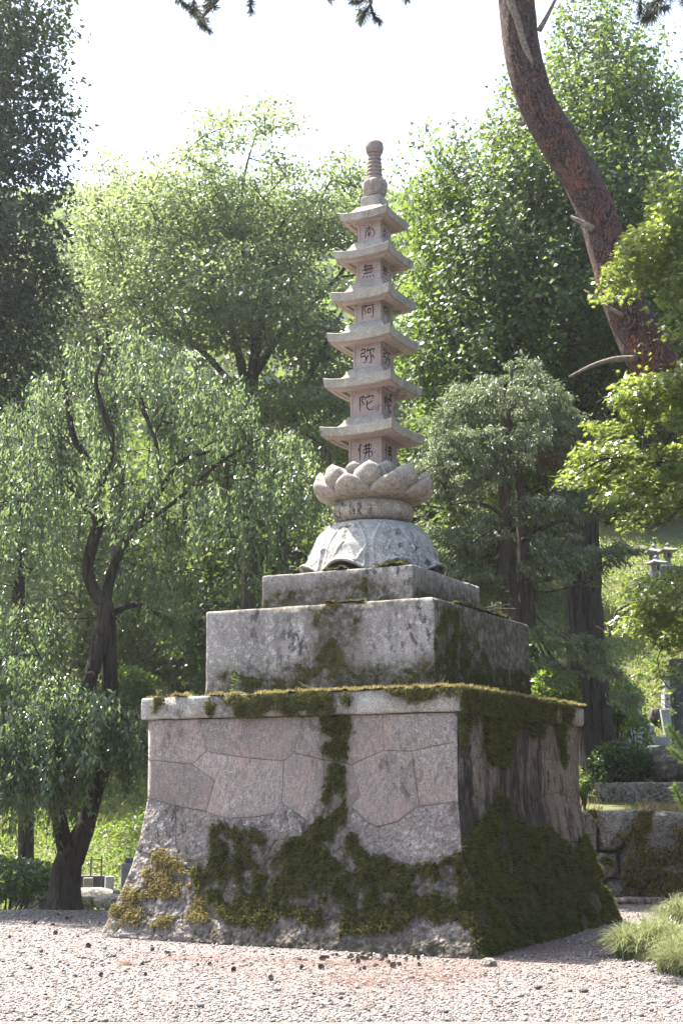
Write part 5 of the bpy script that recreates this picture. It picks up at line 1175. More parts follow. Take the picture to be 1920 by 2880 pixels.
# stepping kerb stones at the foot of the wall
for k, x in enumerate([3.55, 4.05, 4.7, 5.4]):
    V, Q = round_box(.27, .14, .045, .04, .05, .02, 70 + k, .02); tag(obj('kerb_stone', V + [x - .02, WYW - .36 + .03 * (k % 2), .03], Q, M['rough'], smooth=True), 'flat pale kerb stone at the foot of the boulder wall', 'stone', 'kerb stones below the wall')
def at_ground_y(px, y): p = at_y(px, 2000, y); return np.array([p[0], y, float(terrain(p[0], y))])
cx0 = at_y(1680, 2200, 22.2)
V, Q = round_box(1.8, .2, .17, .03, .1, .02, 80, .03); tag(obj('curb_block', V + [cx0[0] + 1.8, 22.3, 1.43], Q, M['boulder'], smooth=True), 'long weathered stone block lying above the boulder wall', 'stone block')
def rock(name, px, py, y, rx, ry, rz, seed, mat, label, cat='rock'):
    bm = bmesh.new(); bmesh.ops.create_icosphere(bm, subdivisions=5, radius=1); V = np.array([v.co[:] for v in bm.verts]); fs = [[v.index for v in f.verts] for f in bm.faces]; bm.free()
    V = V * (1 + .16 * noise(V, 1.6, seed, 2) + .05 * noise(V, 6, seed + 1, 3))[:, None]; V[:, 2] = np.maximum(V[:, 2], -.75)
    p = at_y(px, py, y); o = obj(name, V * [rx, ry, rz], fs, mat, smooth=True); o.location = p; tag(o, label, cat); return o
rk = rock('boulder', 1905, 2155, 23.0, .56, .5, .37, 3, M['darkrock'], 'dark rounded boulder with lichen behind the long stone block')

# ------------------------------------------------------------------ graves and lanterns
def stone_thing(name, label, cat, loc, rz, parts, group=None):
    t = thing(name, label, cat, loc, rz, group)
    for pn, mat, fn in parts:
        mb = MB(); fn(mb); mb.build(pn, M[mat], t, smooth=False)
    return t
def grave(px0, px1, pyt, pyb, y, label, mat='grey', base_mat=None, base_h=.0, base_w=1.25, rz=.15, top='flat', name='gravestone', cat='gravestone', depth=None, sink=.0, group=None, base2=False):
    p0 = at_y(px0, pyb, y); p1 = at_y(px1, pyt, y); w = (p1[0] - p0[0]); h = p1[2] - p0[2]; d = depth or w
    cx = (p0[0] + p1[0]) / 2; zb = p0[2]; gz_ = float(terrain(cx, y)); drop = max(0, zb - gz_) + sink
    hb = base_h * h
    def shaft(mb):
        mb.box(-w / 2, w / 2, -d / 2, d / 2, hb, h if top == 'flat' else h - .25 * w, min(.02, w * .08))
        if top == 'peak': mb.lathe([(w * .68, h - .252 * w), (w * .05, h)], 4)
        if top == 'round': mb.box(-w * .44, w * .44, -d * .44, d * .44, h - .26 * w, h - .1 * w, min(.03, w * .1)); mb.box(-w * .3, w * .3, -d * .3, d * .3, h - .11 * w, h, min(.03, w * .1))
    parts = [('shaft', mat, shaft)]
    if hb or drop > .02:
        parts.append(('plinth', base_mat or mat, lambda mb: mb.box(-w * base_w / 2, w * base_w / 2, -d * base_w / 2, d * base_w / 2, -drop - .1, hb, .012)))
        if base2: parts.append(('footing', base_mat or mat, lambda mb: mb.box(-w * base_w * .72, w * base_w * .72, -d * base_w * .72, d * base_w * .72, -drop - .12, hb * .4, .012)))
    return stone_thing(name, label, cat, (cx, y, zb), rz, parts, group)
def lantern(px, pyt, pyb, y, label, mat='grey', name='stone_lantern', rz=.3):
    p0 = at_y(px, pyb, y); h = at_y(px, pyt, y)[2] - p0[2]; gz_ = float(terrain(p0[0], y)); dr = max(0, p0[2] - gz_) + .1
    r = h * .2
    return stone_thing(name, label, 'stone lantern', p0, rz, [
        ('pedestal', mat, lambda mb: mb.lathe([(r * 1.1, -dr), (r * 1.1, h * .06), (r * .55, h * .10), (r * .5, h * .38), (r * .75, h * .43)], 16)),
        ('fire_box', mat, lambda mb: (mb.box(-r * .62, -r * .3, -r * .62, r * .62, h * .43, h * .62), mb.box(r * .3, r * .62, -r * .62, r * .62, h * .43, h * .62), mb.box(-r * .32, r * .32, r * .28, r * .6, h * .435, h * .615), mb.box(-r * .7, r * .7, -r * .7, r * .7, h * .60, h * .64))),
        ('roof', mat, lambda mb: mb.square_rings([(r * 1.0, h * .64, .0), (r * 1.5, h * .665, h * .03), (r * 1.5, h * .70, h * .03), (r * .8, h * .77, 0), (r * .35, h * .84, 0)], 7)),
        ('finial', mat, lambda mb: mb.lathe([(r * .34, h * .83), (r * .3, h * .87), (r * .42, h * .91), (r * .3, h * .96), (r * .04, h)], 12))])
q6 = lambda x, y: (x / 2.475, 1700 + y / 2.475)
def g6(x0, x1, y0, y1): a = q6(x0, y0); b_ = q6(x1, y1); return a[0], b_[0], a[1], b_[1]
lantern(q6(186, 0)[0], q6(0, 1985)[1], q6(0, 2150)[1], 22.0, 'small stone lantern on the low ground at the far left', 'grey')
grave(*g6(283, 350, 1888, 2145), 22.6, 'tall grey gravestone on a black plinth left of the forked trunk', 'grey', 'darkgrave', .38, 1.3, .1, 'round')
grave(*g6(232, 282, 1975, 2150), 24.0, 'weathered greenish gravestone behind the small lantern', 'tan', None, .1)
grave(*g6(580, 650, 1902, 2020), 24.2, 'short tan stone post standing on a rough boulder', 'tan', None, .0, rz=.2, top='flat')
rock('boulder', *q6(640, 2045), 23.7, .42, .35, .17, 9, M['tan'], 'low rough boulder under the short tan stone post')
grave(*g6(730, 795, 1892, 2025), 24.0, 'flat beige memorial board on two short legs', 'pale', 'tan', .16, .8, .25, depth=.12, name='memorial_board', cat='memorial board')
grave(*g6(842, 925, 1800, 1990), 23.2, 'large grey gravestone with dark stone cap touching the base corner', 'grey', None, .0, rz=.2, base2=False)
t = grave(*g6(872, 940, 1765, 1800), 23.22, 'dark square offering block on top of the large grey gravestone', 'darkgrave', rz=.2, name='offering_block', cat='stone block')
for ch in [c for c in t.children if c.name.startswith('plinth')]: bpy.data.objects.remove(ch)
grave(*g6(785, 835, 1990, 2075), 22.8, 'small pale cube stone in front of the large grey gravestone', 'grey', None, 0)
rock('boulder', *q6(770, 2068), 22.5, .25, .2, .12, 12, M['tan'], 'small rough stone beside the pale cube stone')
p = at_y(*q6(670, 1885), 25.0); lad = thing('wooden_rack', 'small pale wooden ladder rack on the grass slope left of the base', 'rack', (p[0], p[1], p[2] - .1))
for x in (-.09, .09): mb = MB(); mb.box(x - .012, x + .012, -.012, .012, -.2, .42); mb.build('post', M['deadwood'], lad)
for z in (.08, .22, .36): mb = MB(); mb.box(-.08, .08, -.010, .010, z - .01, z + .01); mb.build('rung', M['deadwood'], lad)
a = at_y(*q6(560, 1950), 25.5); c = at_y(*q6(740, 1885), 25.5); mb = MB(); mb.box(a[0] - 1.2, c[0], -.12, .12, -.75, c[2], .02)
o = mb.build('low_wall', M['darkgrave']); o.location = (0, 25.5, 0); tag(o, 'low dark stone wall behind the short grave posts', 'wall')
a = at_y(*q6(545, 2140), 20.9); V, Q = round_box(1.3, 1.1, .06, .01, .3); o = obj('concrete_path', V + [a[0] + .9, 21.9, -.55], Q, M['pale'], smooth=True, kind='structure')
q8 = lambda x, y: (300 + x / 5.227, 1850 + y / 5.227)
def g8(x0, x1, y0, y1, yb=None): a = q8(x0, y0); b_ = q8(x1, y1); return a[0], b_[0], a[1], b_[1]
def hill_y(px, py): return ground_at(px, py, 24, 60)[1]
for (x0, x1, y0, y1, lab, mat, bh, tp_) in [(440, 500, 540, 640, 'small grey gravestone, lower one at the left of the upper row', 'grey', 0, 'flat'), (490, 545, 512, 620, 'small grey gravestone leaning beside the lower one', 'grey', 0, 'peak'), (657, 718, 440, 530, 'grey gravestone on the hill left of the pale one', 'grey', 0, 'round'),
                              (837, 910, 420, 540, 'pale square gravestone in the middle of the upper row', 'pale', 0, 'round'), (1095, 1178, 420, 535, 'dark polished gravestone right of the pale one', 'darkgrave', 0, 'flat'), (1298, 1338, 310, 520, 'slim dark stone pillar beside the plinth edge', 'darkgrave', .1, 'flat'),
                              (205, 262, 630, 760, 'pale grey gravestone just right of the cherry stem', 'grey', 0, 'round'), (318, 388, 722, 1040, 'tall grey gravestone on a wide stepped base', 'grey', .25, 'flat'), (150, 345, 1050, 1115, 'broad low grave platform on the grass', 'grey', 0, 'flat'), (145, 240, 1220, 1380, 'brownish stone box below the grave platform', 'tan', 0, 'flat'), (395, 480, 860, 900, 'pale slab beside the tall grey gravestone', 'pale', 0, 'flat')]:
    a = q8(x0, y1); yb_ = hill_y(*a); grave(*g8(x0, x1, y0, y1), yb_, lab, mat, None, bh, 1.5, rng.uniform(-.1, .3), tp_, base2=bh > .2, depth=.5 if x1 - x0 > 120 else None)
lantern(q8(192, 0)[0], q8(0, 830)[1], q8(0, 1045)[1], hill_y(*q8(192, 1045)), 'small white lantern beside the tall grey gravestone on the grass', 'pale')
lantern(q8(1136, 0)[0], q8(0, 185)[1], q8(0, 370)[1], hill_y(*q8(1136, 370)), 'dark garden lantern on the hill left of the plinth', 'grey')
# right side graves
q7 = lambda x, y: (1450 + x / 3.136, 1500 + y / 3.136)
def z7(x0, x1, y0, y1): a = q7(x0, y0); b_ = q7(x1, y1); return a[0], b_[0], a[1], b_[1]
TY = 28.0
a = at_y(*q7(1050, 1935), TY); gz_ = float(terrain(a[0], TY)); s = TY / F / 3.136
tomb = stone_thing('stone_tomb', 'white granite tomb with a rounded top right of the thick trunk', 'tomb', (a[0], TY, a[2]), .1, [
    ('base', 'pale', lambda mb: mb.box(-115 * s, 85 * s, -.5, .5, -.4, 80 * s, .01)), ('body', 'pale', lambda mb: mb.box(-100 * s, 82 * s, -.42, .42, 81 * s, 215 * s, .012)), ('shaft', 'grey', lambda mb: mb.box(-52 * s, 78 * s, -.3, .3, 216 * s, 322 * s, .012)),
    ('cap', 'pale', lambda mb: mb.lathe([(46 * s, 322 * s), (60 * s, 345 * s), (62 * s, 370 * s), (48 * s, 395 * s), (52 * s, 400 * s), (54 * s, 418 * s), (20 * s, 440 * s)], 24, (5 * s, 0)))])
a = at_y(*q7(1178, 1870), TY - .3); stone_thing('stone_post', 'white stone post with a ball top right of the tomb', 'post', a, .1, [('shaft', 'pale', lambda mb: mb.box(-32 * s, 32 * s, -.12, .12, -.5, 165 * s, .01)), ('ball', 'pale', lambda mb: mb.lathe(ell(176 * s, 16 * s, .01, 20 * s, 9), 16))])
a = at_y(*q7(1160, 1870), TY - .6); mb = MB(); mb.tube([[0, 0, -.4], [0, 0, 190 * s]], [.02, .02], 8); mb.tube([[-.03, 0, 80 * s], [.12, 0, 115 * s]], [.012, .012], 6); o = mb.build('wooden_stake', M['deadwood']); o.location = a; tag(o, 'weathered wooden stake tied in front of the white stone post', 'stake')
a = at_y(*q7(1215, 1870), TY - .2); mb = MB(); mb.box(0, 130 * s, -.1, .1, -.5, 72 * s, .01); o = mb.build('curb_stone', M['pale']); o.location = a; tag(o, 'white upright kerb panel right of the ball-topped post', 'kerb')
a = at_y(*q7(1140, 1935), TY - 1.2); mb = MB(); mb.box(0, 150 * s, -.15, .15, -.5, 58 * s, .07); o = mb.build('curb_stone', M['pale']); o.location = a; tag(o, 'white rounded kerb stone in front of the ball-topped post', 'kerb')
a = at_y(*q7(1388, 1850), 25.2); mb = MB(); mb.box(0, .62, -.12, .12, -.6, 730 * 25.2 / F / 3.136, .02); o = mb.build('memorial_slab', M['darkgrave']); o.location = a; tag(o, 'tall dark standing stone slab at the right edge', 'memorial slab')
a = at_y(*q7(1283, 1640), 29.0); mb = MB(); mb.box(0, 110 * s, -.08, .08, -1.4, 85 * s, .01); o = mb.build('memorial_slab', M['pale']); o.location = a; o.rotation_euler = (0, -.12, 0); tag(o, 'white leaning slab behind the tall dark standing stone', 'memorial slab')
a = at_y(*q7(1300, 1350), 31.0); grave(*z7(1300, 1375, 1260, 1420), 30.5, 'pale gravestone half hidden by maple leaves up the slope', 'pale', None, .1, rz=.1)
a = at_y(*q7(1230, 1790), 29.6); b = at_y(*q7(1400, 1560), 29.6); mb = MB()
rwall = thing('stone_bank', 'dark dry-stone bank behind the white kerb panel', 'wall', (a[0], 29.7, a[2]))
for r_ in range(3):
    for c_ in range(7):
        V, Q = round_box(.17, .2, .125, .05, .08, .03, r_ * 9 + c_, .03); obj('stone', V + [.1 + c_ * .34 + .15 * (r_ % 2), 0, -.05 + r_ * .25], Q, M['darkrock'], rwall, smooth=True)
lantern(q7(1222, 0)[0], q7(0, 90)[1], q7(0, 345)[1], 37.5, 'grey stone lantern up the right slope, left of the pair', 'grey', rz=.2)
lantern(q7(1240, 0)[0], q7(0, 190)[1], q7(0, 430)[1], 35.0, 'shorter stone lantern standing in front of the slope pair', 'grey', rz=.4)
lantern(q7(1343, 0)[0], q7(0, 82)[1], q7(0, 320)[1], 36.6, 'thick stone lantern up the right slope, right of the pair', 'tan', rz=.1)
a = at_y(*q7(1260, 330), 36.0); mb = MB(); mb.box(0, 2.6, -.12, .12, -.5, .12, .01); o = mb.build('low_wall', M['darkgrave']); o.location = a; o.rotation_euler = (0, .03, 0); tag(o, 'low dark stone curb running past the slope lanterns', 'wall')

# small hut with tiled eave behind the thick trunk
HY = 30.5; a = at_y(*q7(120, 1110), HY); b = at_y(*q7(915, 1262), HY); cc = at_y(*q7(400, 1480), HY)
hut = thing('small_hut', 'small pale-walled hut with brown eave behind the thick furrowed trunk', 'hut', (a[0], HY, cc[2]))
mb = MB(); mb.box(-1.6, 1.75, .5, 2.8, -1.2, a[2] - cc[2] - .12); mb.build('wall', M['pale'], hut)
mb = MB()
x0, x1 = -2.0, b[0] - a[0]; z0, z1 = a[2] - cc[2] + .22, b[2] - cc[2]
V = np.array([[x0, -.3, z0], [x1, -.3, z1], [x1, 3.3, z1], [x0, 3.3, z0], [x0, -.3, z0 + .16], [x1, -.3, z1 + .12], [x1, 3.3, z1 + .12], [x0, 3.3, z0 + .16]]); mb.add(V, [(3, 2, 1, 0), (4, 5, 6, 7), (0, 1, 5, 4), (1, 2, 6, 5), (2, 3, 7, 6), (3, 0, 4, 7)])
t = NT('brown_eave'); M['eavewood'] = t.done(t.ramp(t.noise(6, 3), [(.3, (.16, .11, .10)), (.7, (.26, .19, .17))]), .7)
mb.build('roof', M['eavewood'], hut)
mb = MB(); mb.box(-.62, -.2, .46, .52, .0, .5); mb.build('window', M['darkgrave'], hut)

# ------------------------------------------------------------------ shrubs, hedge, weeds, grass
def shrub(name, label, px, py, y, rx, ry, n, size, leaf, cat='shrub', up=.5, T=T_QUAD, dy=None, group=None):
    c = at_y(px, py, y); g_ = float(terrain(c[0], y)); t = thing(name, label, cat, (c[0], y, g_), 0, group); s = y / F; inv = -np.array([c[0], y, g_])
    d = unit(rng.normal(0, 1, (n, 3))); rad = rng.uniform(.35, 1, (n, 1)) ** .6; lump = 1 + .22 * noise(d * 2.2, 1, int(px), 2)[:, None]
    P = c + d * rad * lump * [rx * s, dy or rx * s * .8, ry * s]; P[:, 2] = np.maximum(P[:, 2], g_ + .02)
    leaves('foliage', P + inv, unit(d * .6 + rng.normal(0, .6, (n, 3))), unit(d * .4 + [0, 0, up] + rng.normal(0, .5, (n, 3))), size * rng.uniform(.6, 1.2, n), T, M[leaf], t)
    mb = MB()
    for k in range(0, min(n, 26 * 40), 40):
        mb.add(*tube(np.array([[rng.normal(0, .05), rng.normal(0, .05), -.03], (P[k] + inv) * .5 + [0, 0, .05], P[k] + inv]), np.array([.012, .008, .003]), 4))
    mb.build('stems', M['bark'], t, kind='stuff'); return t
shrub('shrub', 'dark leafy shrub at the foot of the thick furrowed trunk', 1745, 2150, 22.9, 85, 62, 2600, .075, 'shrub_dark')
shrub('shrub', 'sunny light green shrub between the thick trunk and the white tomb', 1735, 1990, 25.6, 55, 70, 1900, .08, 'shrub')
shrub('shrub', 'tall leafy weed shrub in front of the white tomb', 1790, 2070, 24.0, 40, 70, 500, .08, 'shrub')
shrub('hedge', 'bright trimmed hedge behind the thick trunk under the eave', 1740, 1945, 29.0, 60, 30, 1600, .09, 'ginkgo', 'hedge')
shrub('shrub', 'bright small shrub at the wall corner beside the base', 1640, 2215, 20.9, 18, 26, 260, .06, 'ginkgo')
shrub('shrub', 'round light bush below the upper graves left of the pagoda', 360, 1930, 37.0, 75, 55, 2600, .11, 'shrub')
shrub('shrub', 'bushy undergrowth behind the forked trunk on the hill', 215, 1960, 38.0, 90, 60, 2400, .12, 'shrub')
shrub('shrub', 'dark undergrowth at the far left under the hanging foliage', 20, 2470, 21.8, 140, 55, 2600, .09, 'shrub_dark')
shrub('shrub', 'pale flowering bush on the hill beside the plinth', 515, 1930, 45.0, 40, 22, 900, .11, 'grass')
shrub('flower_bush', 'small red flower bush beside the dark garden lantern', 528, 1908, 45.5, 11, 7, 220, .09, 'reddish', 'flower bush')
shrub('shrub', 'leafy bush behind the cypress stems beside the plinth', 1560, 1960, 22.6, 70, 90, 2200, .085, 'shrub')
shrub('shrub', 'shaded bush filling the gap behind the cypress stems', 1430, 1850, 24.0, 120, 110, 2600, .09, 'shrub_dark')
# grass on the slopes
def grass(n, xr_, yr_, h, mat, label, name='grass', keep=None, w=.010):
    x = rng.uniform(*xr_, n); y = rng.uniform(*yr_, n)
    if keep is not None: k = keep(x, y); x, y = x[k], y[k]
    n = len(x); P = np.stack([x, y, terrain(x, y) - .01], 1); D = unit(rng.normal(0, .5, (n, 3)) * [1, 1, .2] + [0, 0, 1]); T = (np.array([[0, -w / h, 0], [0, w / h, 0], [.6, w * .6 / h, .05], [1, 0, .22]]), np.array([[0, 1, 2], [0, 2, 3]]))
    o = leaves(name, P, D, rng.normal(0, 1, (n, 3)), h * rng.uniform(.5, 1.4, n), T, mat, None); tag(o, label, 'grass', kind='stuff')
def weeds(n, xr_, yr_, mat, label, hmax=.28, size=.075):
    x = rng.uniform(*xr_, n); y = rng.uniform(*yr_, n); q = noise(np.stack([x, y, 0 * x], 1), .9, 61, 3); k = q > np.where(y < 40, -.38, -.08); x, y, q = x[k], y[k], q[k]; m = len(x)
    P = np.stack([x, y, terrain(x, y) + .02 + rng.random(m) * hmax * np.clip(.35 + q * 1.6, .1, 1)], 1)
    o = leaves('weeds', P, rng.normal(0, 1, (m, 3)) + [0, 0, .2], unit(rng.normal(0, .5, (m, 3)) + [0, 0, .9]), size * rng.uniform(.6, 1.3, m), T_QUAD, M[mat], None); tag(o, label, 'weeds', kind='stuff')
weeds(56000, (-10, -.5), (23.2, 46), 'shrub', 'leafy ground cover on the left grave slope')
weeds(26000, (2.6, 11), (22.4, 42), 'shrub', 'leafy ground cover on the right grave slope')
patch = lambda x, y: noise(np.stack([x, y, 0 * x], 1), .7, 44, 3) > -.12
grass(42000, (-9.5, -.5), (23.5, 50), .17, M['grass'], 'sunlit grass and weeds on the left grave slope', keep=patch, w=.018)
grass(20000, (2.5, 11.5), (22.3, 42), .15, M['grass'], 'sunlit grass and weeds on the right grave slope', keep=patch, w=.016)
grass(1500, (2.6, 5.4), (20.3, 21.9), .13, M['dry'], 'dry wispy grass along the top of the boulder wall', keep=lambda x, y: noise(np.stack([x, y, 0 * x], 1), 2.5, 45, 2) > .0, w=.005)
def tussock(name, label, loc, r, h, ntuft, mat, seed=0, per=80):
    rg = np.random.default_rng(seed); t = thing(name, label, 'grass clump', loc); n = ntuft * per
    a0 = rg.random(ntuft) * 6.283; rd = r * np.sqrt(rg.random(ntuft)); cx = np.stack([rd * np.cos(a0), rd * np.sin(a0)], 1); hh = h * (1.1 - .55 * (rd / r) ** 2)
    k = np.repeat(np.arange(ntuft), per); a = rg.random(n) * 6.283; L = hh[k] * rg.uniform(.7, 1.35, n); w = .0042; tilt = rg.uniform(.15, 1.0, n)
    d = np.stack([np.cos(a), np.sin(a)], 1) + .5 * cx[k] / r; V = []; K = 6; o0 = cx[k] + rg.normal(0, .018, (n, 2))
    for j in range(K):
        f = j / (K - 1); out = o0 + d * (L * tilt * (.22 * f + .55 * f ** 2))[:, None]; z = L * (1.35 * f - (.42 + .62 * tilt) * f ** 2.2)
        side = np.stack([-d[:, 1], d[:, 0]], 1) * (w * (1 - .8 * f)); z = np.maximum(z, .006)
        V.append(np.stack([np.c_[out - side, z], np.c_[out + side, z]], 1))
    V = np.stack(V, 1).reshape(n, 2 * K, 3); q = np.array([[2 * j, 2 * j + 1, 2 * j + 3, 2 * j + 2] for j in range(K - 1)])
    Fc = (q[None] + (np.arange(n) * 2 * K)[:, None, None]).reshape(-1, 4)
    obj('blades', V.reshape(-1, 3), Fc, mat, t, kind='stuff'); return t
p1 = at_z(1850, 2700); tussock('grass_clump', 'large arching silvery grass clump at the bottom right', (p1[0], p1[1] + .15, 0), .36, .40, 60, M['sedge'], 1)
p2 = at_z(1955, 2735); tussock('grass_clump', 'arching grass clump cut off by the right edge, nearest one', (p2[0] + .05, p2[1], 0), .34, .38, 46, M['sedge'], 2)
p3 = at_z(1940, 2600); tussock('grass_clump', 'shaded darker grass clump behind the large silvery clump', (p3[0], p3[1] + .1, 0), .3, .36, 34, M['sedge'], 3)
# young pine shoots at the right edge
sap = thing('pine_sapling', 'bright young pine shoots entering at the right edge', 'sapling', (3.35, 13.4, 0)); inv = -np.array([3.35, 13.4, 0])
mb = MB(); ndl = []
for q in ([(2060, 2300), (1985, 2200), (1930, 2120), (1880, 2045)], [(2060, 2260), (1990, 2170), (1935, 2150), (1885, 2110)], [(2050, 2420), (1980, 2330), (1930, 2280), (1895, 2215)], [(2050, 2230), (1970, 2140), (1945, 2080), (1930, 2030)]):
    P = np.array([at_y(x, y, 13.4) for x, y in q]); P = np.concatenate([[[3.4, 13.4, .0]], P]) ; d = smooth_path(np.c_[P, np.linspace(.02, .004, len(P))], .03); mb.add(*tube(d[:, :3] + inv, d[:, 3], 6)); ndl.append(d[-26:, :3])
mb.build('stem', M['barkz'], sap, smooth=True); ndl = np.concatenate(ndl); per = 60; k = np.repeat(np.arange(len(ndl)), per); n = len(k); ax = np.array([-.45, 0, .8])
leaves('needles', ndl[k] + inv, unit(ax * .6 + rng.normal(0, .5, (n, 3))), rng.normal(0, 1, (n, 3)), .075 * rng.uniform(.6, 1.2, n), (T_NEEDLE[0] * [1, 1.4, 1], T_NEEDLE[1]), M['pine_young'], sap)
# the seedling and dry stems growing on the coping
def coping_pt(px, py, dy=0.0):
    R = w2mon(np.array([0, 0, EYE]) + ray(px, py)) - OL; t_ = (-1.5 + dy - OL[1]) / R[1]; P = OL + R * t_; P[2] = 2.468; return mon2world(P)[0]
b = coping_pt(660, 1945, -.05); b[2] = 2.46; wd = thing('seedling', 'green leafy weed sprouting on the coping beside the lower plinth', 'plant', tuple(b))
mb = MB(); st = np.array([[0, 0, 0], [.005, 0, .15], [-.01, 0, .32], [0, 0, .47]]); mb.tube(st, [.006, .005, .004, .002], 5); mb.build('stem', M['shrub'], wd)
n = 46; f = rng.random(n); a = rng.random(n) * 6.283; leaves('leaf', np.stack([0 * f, 0 * f, .03 + f * .43], 1), np.stack([np.cos(a), np.sin(a), .25 + 0 * a], 1), np.stack([-np.cos(a) * .3, -np.sin(a) * .3, 1 + 0 * a], 1), .085 * (1.15 - f) * rng.uniform(.7, 1.1, n), T_LONG, M['ginkgo'], wd)
for (px, h_, ln, lab) in [(1005, .30, .08, 'thin dry reddish stalk on the coping right of the seedling'), (905, .12, .2, 'broken dry twig lying on the mossy coping'), (1240, .18, -.02, 'dry grass wisps on the coping corner'), (1150, .12, .04, 'short dry wisps on the mossy coping')]:
    b = coping_pt(px, 1930, -.12); b[2] = 2.47; o = thing('dry_stalk', lab, 'dry stalk', tuple(b)); mb = MB()
    for k in range(1 if h_ == .3 else 7):
        x_ = rng.normal(0, .09) if k else 0; hh = h_ * rng.uniform(.5, 1.1); mb.tube([[x_, 0, -.02], [x_ - ln * .4 + rng.normal(0, .01), 0, hh * .5], [x_ - ln + rng.normal(0, .02), 0, hh]], [.004, .003, .0015], 4)
    mb.build('stem', M['dry'], o)
b = mon2world(np.array([1.2, .2, 3.47]))[0]; tw = thing('fallen_twig', 'bare forked twig lying on the lower plinth at the right', 'twig', tuple(b)); mb = MB()
for q in ([(-.35, -.2, 0), (0, 0, .03), (.45, .25, .05)], [(-.05, 0, .03), (.1, .3, .06), (.1, .5, .05)], [(.1, .05, .03), (.35, -.1, .06)]): mb.tube(np.array(q, float), np.linspace(.012, .004, len(q)), 5)
mb.build('stem', M['deadwood'], tw)

# ------------------------------------------------------------------ on the gravel: pebbles, cones, needle litter
def inside_base(x, y):
    P = np.stack([x - MX, y - MY], 1); u = P[:, 0] * CY + P[:, 1] * SY; v = -P[:, 0] * SY + P[:, 1] * CY; return (np.abs(u) < 2.1) & (np.abs(v) < 2.17)
oct_v = np.array([[1, 0, 0], [-1, 0, 0], [0, 1, 0], [0, -1, 0], [0, 0, 1], [0, 0, -1.]]); oct_f = np.array([[0, 2, 4], [2, 1, 4], [1, 3, 4], [3, 0, 4], [2, 0, 5], [1, 2, 5], [3, 1, 5], [0, 3, 5]])
n = 42000; y = 9.8 + 9.6 * rng.random(n) ** 1.25; x = rng.uniform(-.27, .27, n) * y
k = ~inside_base(x, y) & (y < np.where(x > 1, 19.8, 19.0)); x, y = x[k], y[k]; n = len(x)
sz = .006 + .010 * rng.random(n) ** 2.2 + .014 * (rng.random(n) < .03)
V = oct_v[None] * rng.uniform(.55, 1.2, (n, 6, 1)) * sz[:, None, None] * np.array([1, 1, .7]); a = rng.random(n) * 6.283; ca, sa = np.cos(a)[:, None], np.sin(a)[:, None]
V = np.stack([V[..., 0] * ca - V[..., 1] * sa, V[..., 0] * sa + V[..., 1] * ca, V[..., 2]], -1) + np.stack([x, y, terrain(x, y) + sz * .3], 1)[:, None]
t = NT('pebble'); r_ = t.island(); M['pebble'] = t.done(t.ramp(r_, [(0, (.06, .052, .048)), (.3, (.15, .13, .12)), (.72, (.235, .207, .195)), (1, (.40, .37, .355))]), .9, None, .2)
tag(obj('gravel', V.reshape(-1, 3), (oct_f[None] + (np.arange(n) * 6)[:, None, None]).reshape(-1, 3), M['pebble'], kind='stuff'), 'loose pinkish gravel covering the open ground', 'gravel', kind='stuff')
# a few larger stones
for k_, (px, py) in enumerate([(1372, 2715), (1230, 2490 + 178), (1512, 2780), (780, 2790), (960, 2800), (300, 2690), (1640, 2790), (560, 2835), (1250, 2850)]):
    p = at_z(px, py); bm = bmesh.new(); bmesh.ops.create_icosphere(bm, subdivisions=2, radius=1); V = np.array([v.co[:] for v in bm.verts]); fs = [[v.index for v in f.verts] for f in bm.faces]; bm.free()
    V = V * (1 + .2 * noise(V, 1.5, 50 + k_, 2))[:, None] * np.array([.05, .04, .032]) * (1.5 if k_ == 0 else rng.uniform(.55, .9)); o = obj('loose_stone', V, fs, M['rough']); o.location = (p[0], p[1], .015)
    tag(o, 'pale fist-sized stone by the front corner of the base' if k_ == 0 else 'small loose grey stone lying on the open gravel', 'stone', 'loose stones on the gravel')
# pine cones
mb = MB(); m = 7
for k_ in range(m):
    z0 = -.024 + .048 * k_ / m; rr_ = .019 * math.sin(math.pi * (k_ + .8) / (m + .9)) + .004
    for j_ in range(7):
        a = j_ * 2 * math.pi / 7 + k_ * .45; c_, s_ = math.cos(a), math.sin(a); w = .42
        p0 = np.array([rr_ * .3 * c_, rr_ * .3 * s_, z0]); p1 = np.array([rr_ * 1.2 * math.cos(a - w), rr_ * 1.2 * math.sin(a - w), z0 + .010]); p2 = np.array([rr_ * 1.2 * math.cos(a + w), rr_ * 1.2 * math.sin(a + w), z0 + .010]); p3 = np.array([rr_ * 1.5 * c_, rr_ * 1.5 * s_, z0 + .013])
        mb.add([p0, p1, p3, p2, p0 + [0, 0, .006]], [(0, 1, 2, 3), (4, 3, 2, 1), (0, 4, 1), (0, 3, 4)])
mb.lathe([(.003, -.026), (.009, 0), (.004, .024)], 6)
t = NT('cone_scale'); M['cone'] = t.done(t.ramp(t.island(), [(0, (.05, .04, .034)), (1, (.15, .115, .095))]), .8)
cone_me = mesh_data('pine_cone', np.concatenate(mb.V), mb.Fc, M['cone'])
spots = [(x, y) for x, y in [(85, 2728), (180, 2738), (285, 2748), (400, 2716), (475, 2690), (558, 2717), (590, 2715), (655, 2732), (430, 2675), (250, 2665), (115, 2680)]]
dense = [(rng.uniform(700, 1180), rng.uniform(2690, 2735)) for _ in range(17)] + [(rng.normal(1030, 70), rng.normal(2695, 6)) for _ in range(22)] + [(rng.uniform(120, 900), rng.uniform(2680, 2760)) for _ in range(5)] + [(rng.uniform(20, 320), rng.uniform(2568, 2640)) for _ in range(8)]
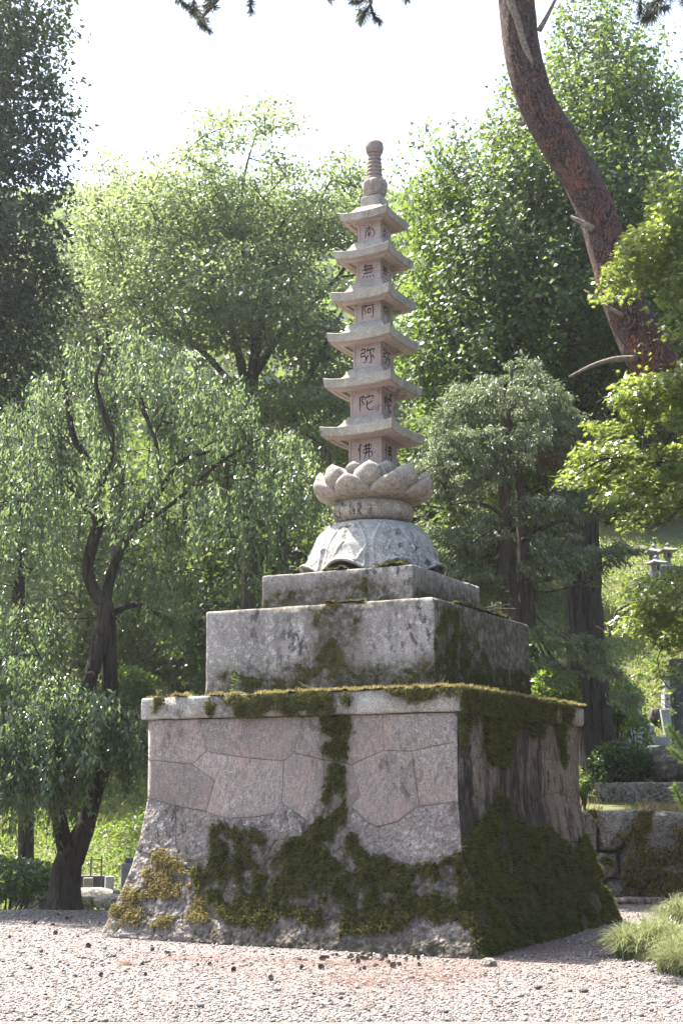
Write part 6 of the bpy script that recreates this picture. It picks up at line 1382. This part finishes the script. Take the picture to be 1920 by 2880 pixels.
for k_, (px, py) in enumerate(spots + dense):
    p = at_z(px, py)
    if inside_base(np.array([p[0]]), np.array([p[1] - .05]))[0] or inside_base(np.array([p[0]]), np.array([p[1]]))[0]: continue
    o = bpy.data.objects.new('pine_cone', cone_me); COL.objects.link(o); s_ = rng.uniform(.5, .95); o.scale = (s_,) * 3; o.location = (p[0], p[1], .024 * s_); o.rotation_euler = (rng.uniform(.6, 2.2), rng.uniform(-.5, .5), rng.random() * 6.3)
    tag(o, 'dark open pine cone lying on the gravel before the base', 'pine cone', 'fallen pine cones')
def litter(zones, n, label, mat, name='needle_litter'):
    P = []
    for (cx, cy, rx, ry, w) in zones:
        for _ in range(int(n * w)): P.append(at_z(rng.normal(cx, rx), min(2870, rng.normal(cy, ry))))
    P = np.array(P); P = P[~inside_base(P[:, 0], P[:, 1])]; m = len(P); P[:, 2] = terrain(P[:, 0], P[:, 1]) + rng.uniform(.006, .022, m); a = rng.random(m) * 6.283
    o = leaves(name, P, np.stack([np.cos(a), np.sin(a), rng.normal(0, .12, m)], 1), np.tile([0, 0, 1.], (m, 1)), .085 * rng.uniform(.6, 1.2, m), (T_NEEDLE[0] * [1, .9, 1], T_NEEDLE[1]), mat, None); tag(o, label, 'needle litter', kind='stuff')
litter([(1020, 2765, 70, 12, .5), (1250, 2740, 90, 16, .8), (900, 2740, 150, 18, .6), (1450, 2690, 120, 25, 1.2), (600, 2730, 70, 10, .2), (1150, 2800, 120, 22, .4), (800, 2780, 200, 25, .3), (1640, 2760, 90, 12, .3), (620, 2700, 160, 6, .7), (1000, 2712, 150, 6, .9), (1480, 2660, 110, 14, 1.2)], 1700, 'rusty fallen pine needles scattered on the gravel', M['reddish'])
litter([(355, 2713, 9, 3, 1)], 260, 'little heap of red-brown needles on the open gravel', M['reddish'], 'needle_heap')

# ------------------------------------------------------------------ the hazy summer air
hz = MB(); hz.add([[x, y, z] for z in (-2, 135) for x, y in ((-300, -60), (300, -60), (300, 460), (-300, 460))], [(3, 2, 1, 0), (4, 5, 6, 7), (0, 1, 5, 4), (1, 2, 6, 5), (2, 3, 7, 6), (3, 0, 4, 7)])
hm = bpy.data.materials.new('haze_air'); hm.use_nodes = True; hn = hm.node_tree; hn.nodes.remove(hn.nodes['Principled BSDF'])
pv = hn.nodes.new('ShaderNodeVolumePrincipled'); pv.inputs['Color'].default_value = (.9, .94, 1, 1); pv.inputs['Density'].default_value = .00042; pv.inputs['Anisotropy'].default_value = .5
hn.links.new(pv.outputs[0], hn.nodes['Material Output'].inputs['Volume'])
tag(hz.build('haze', hm, kind='stuff'), 'thin bright haze in the summer air over the slopes', 'haze', kind='stuff')
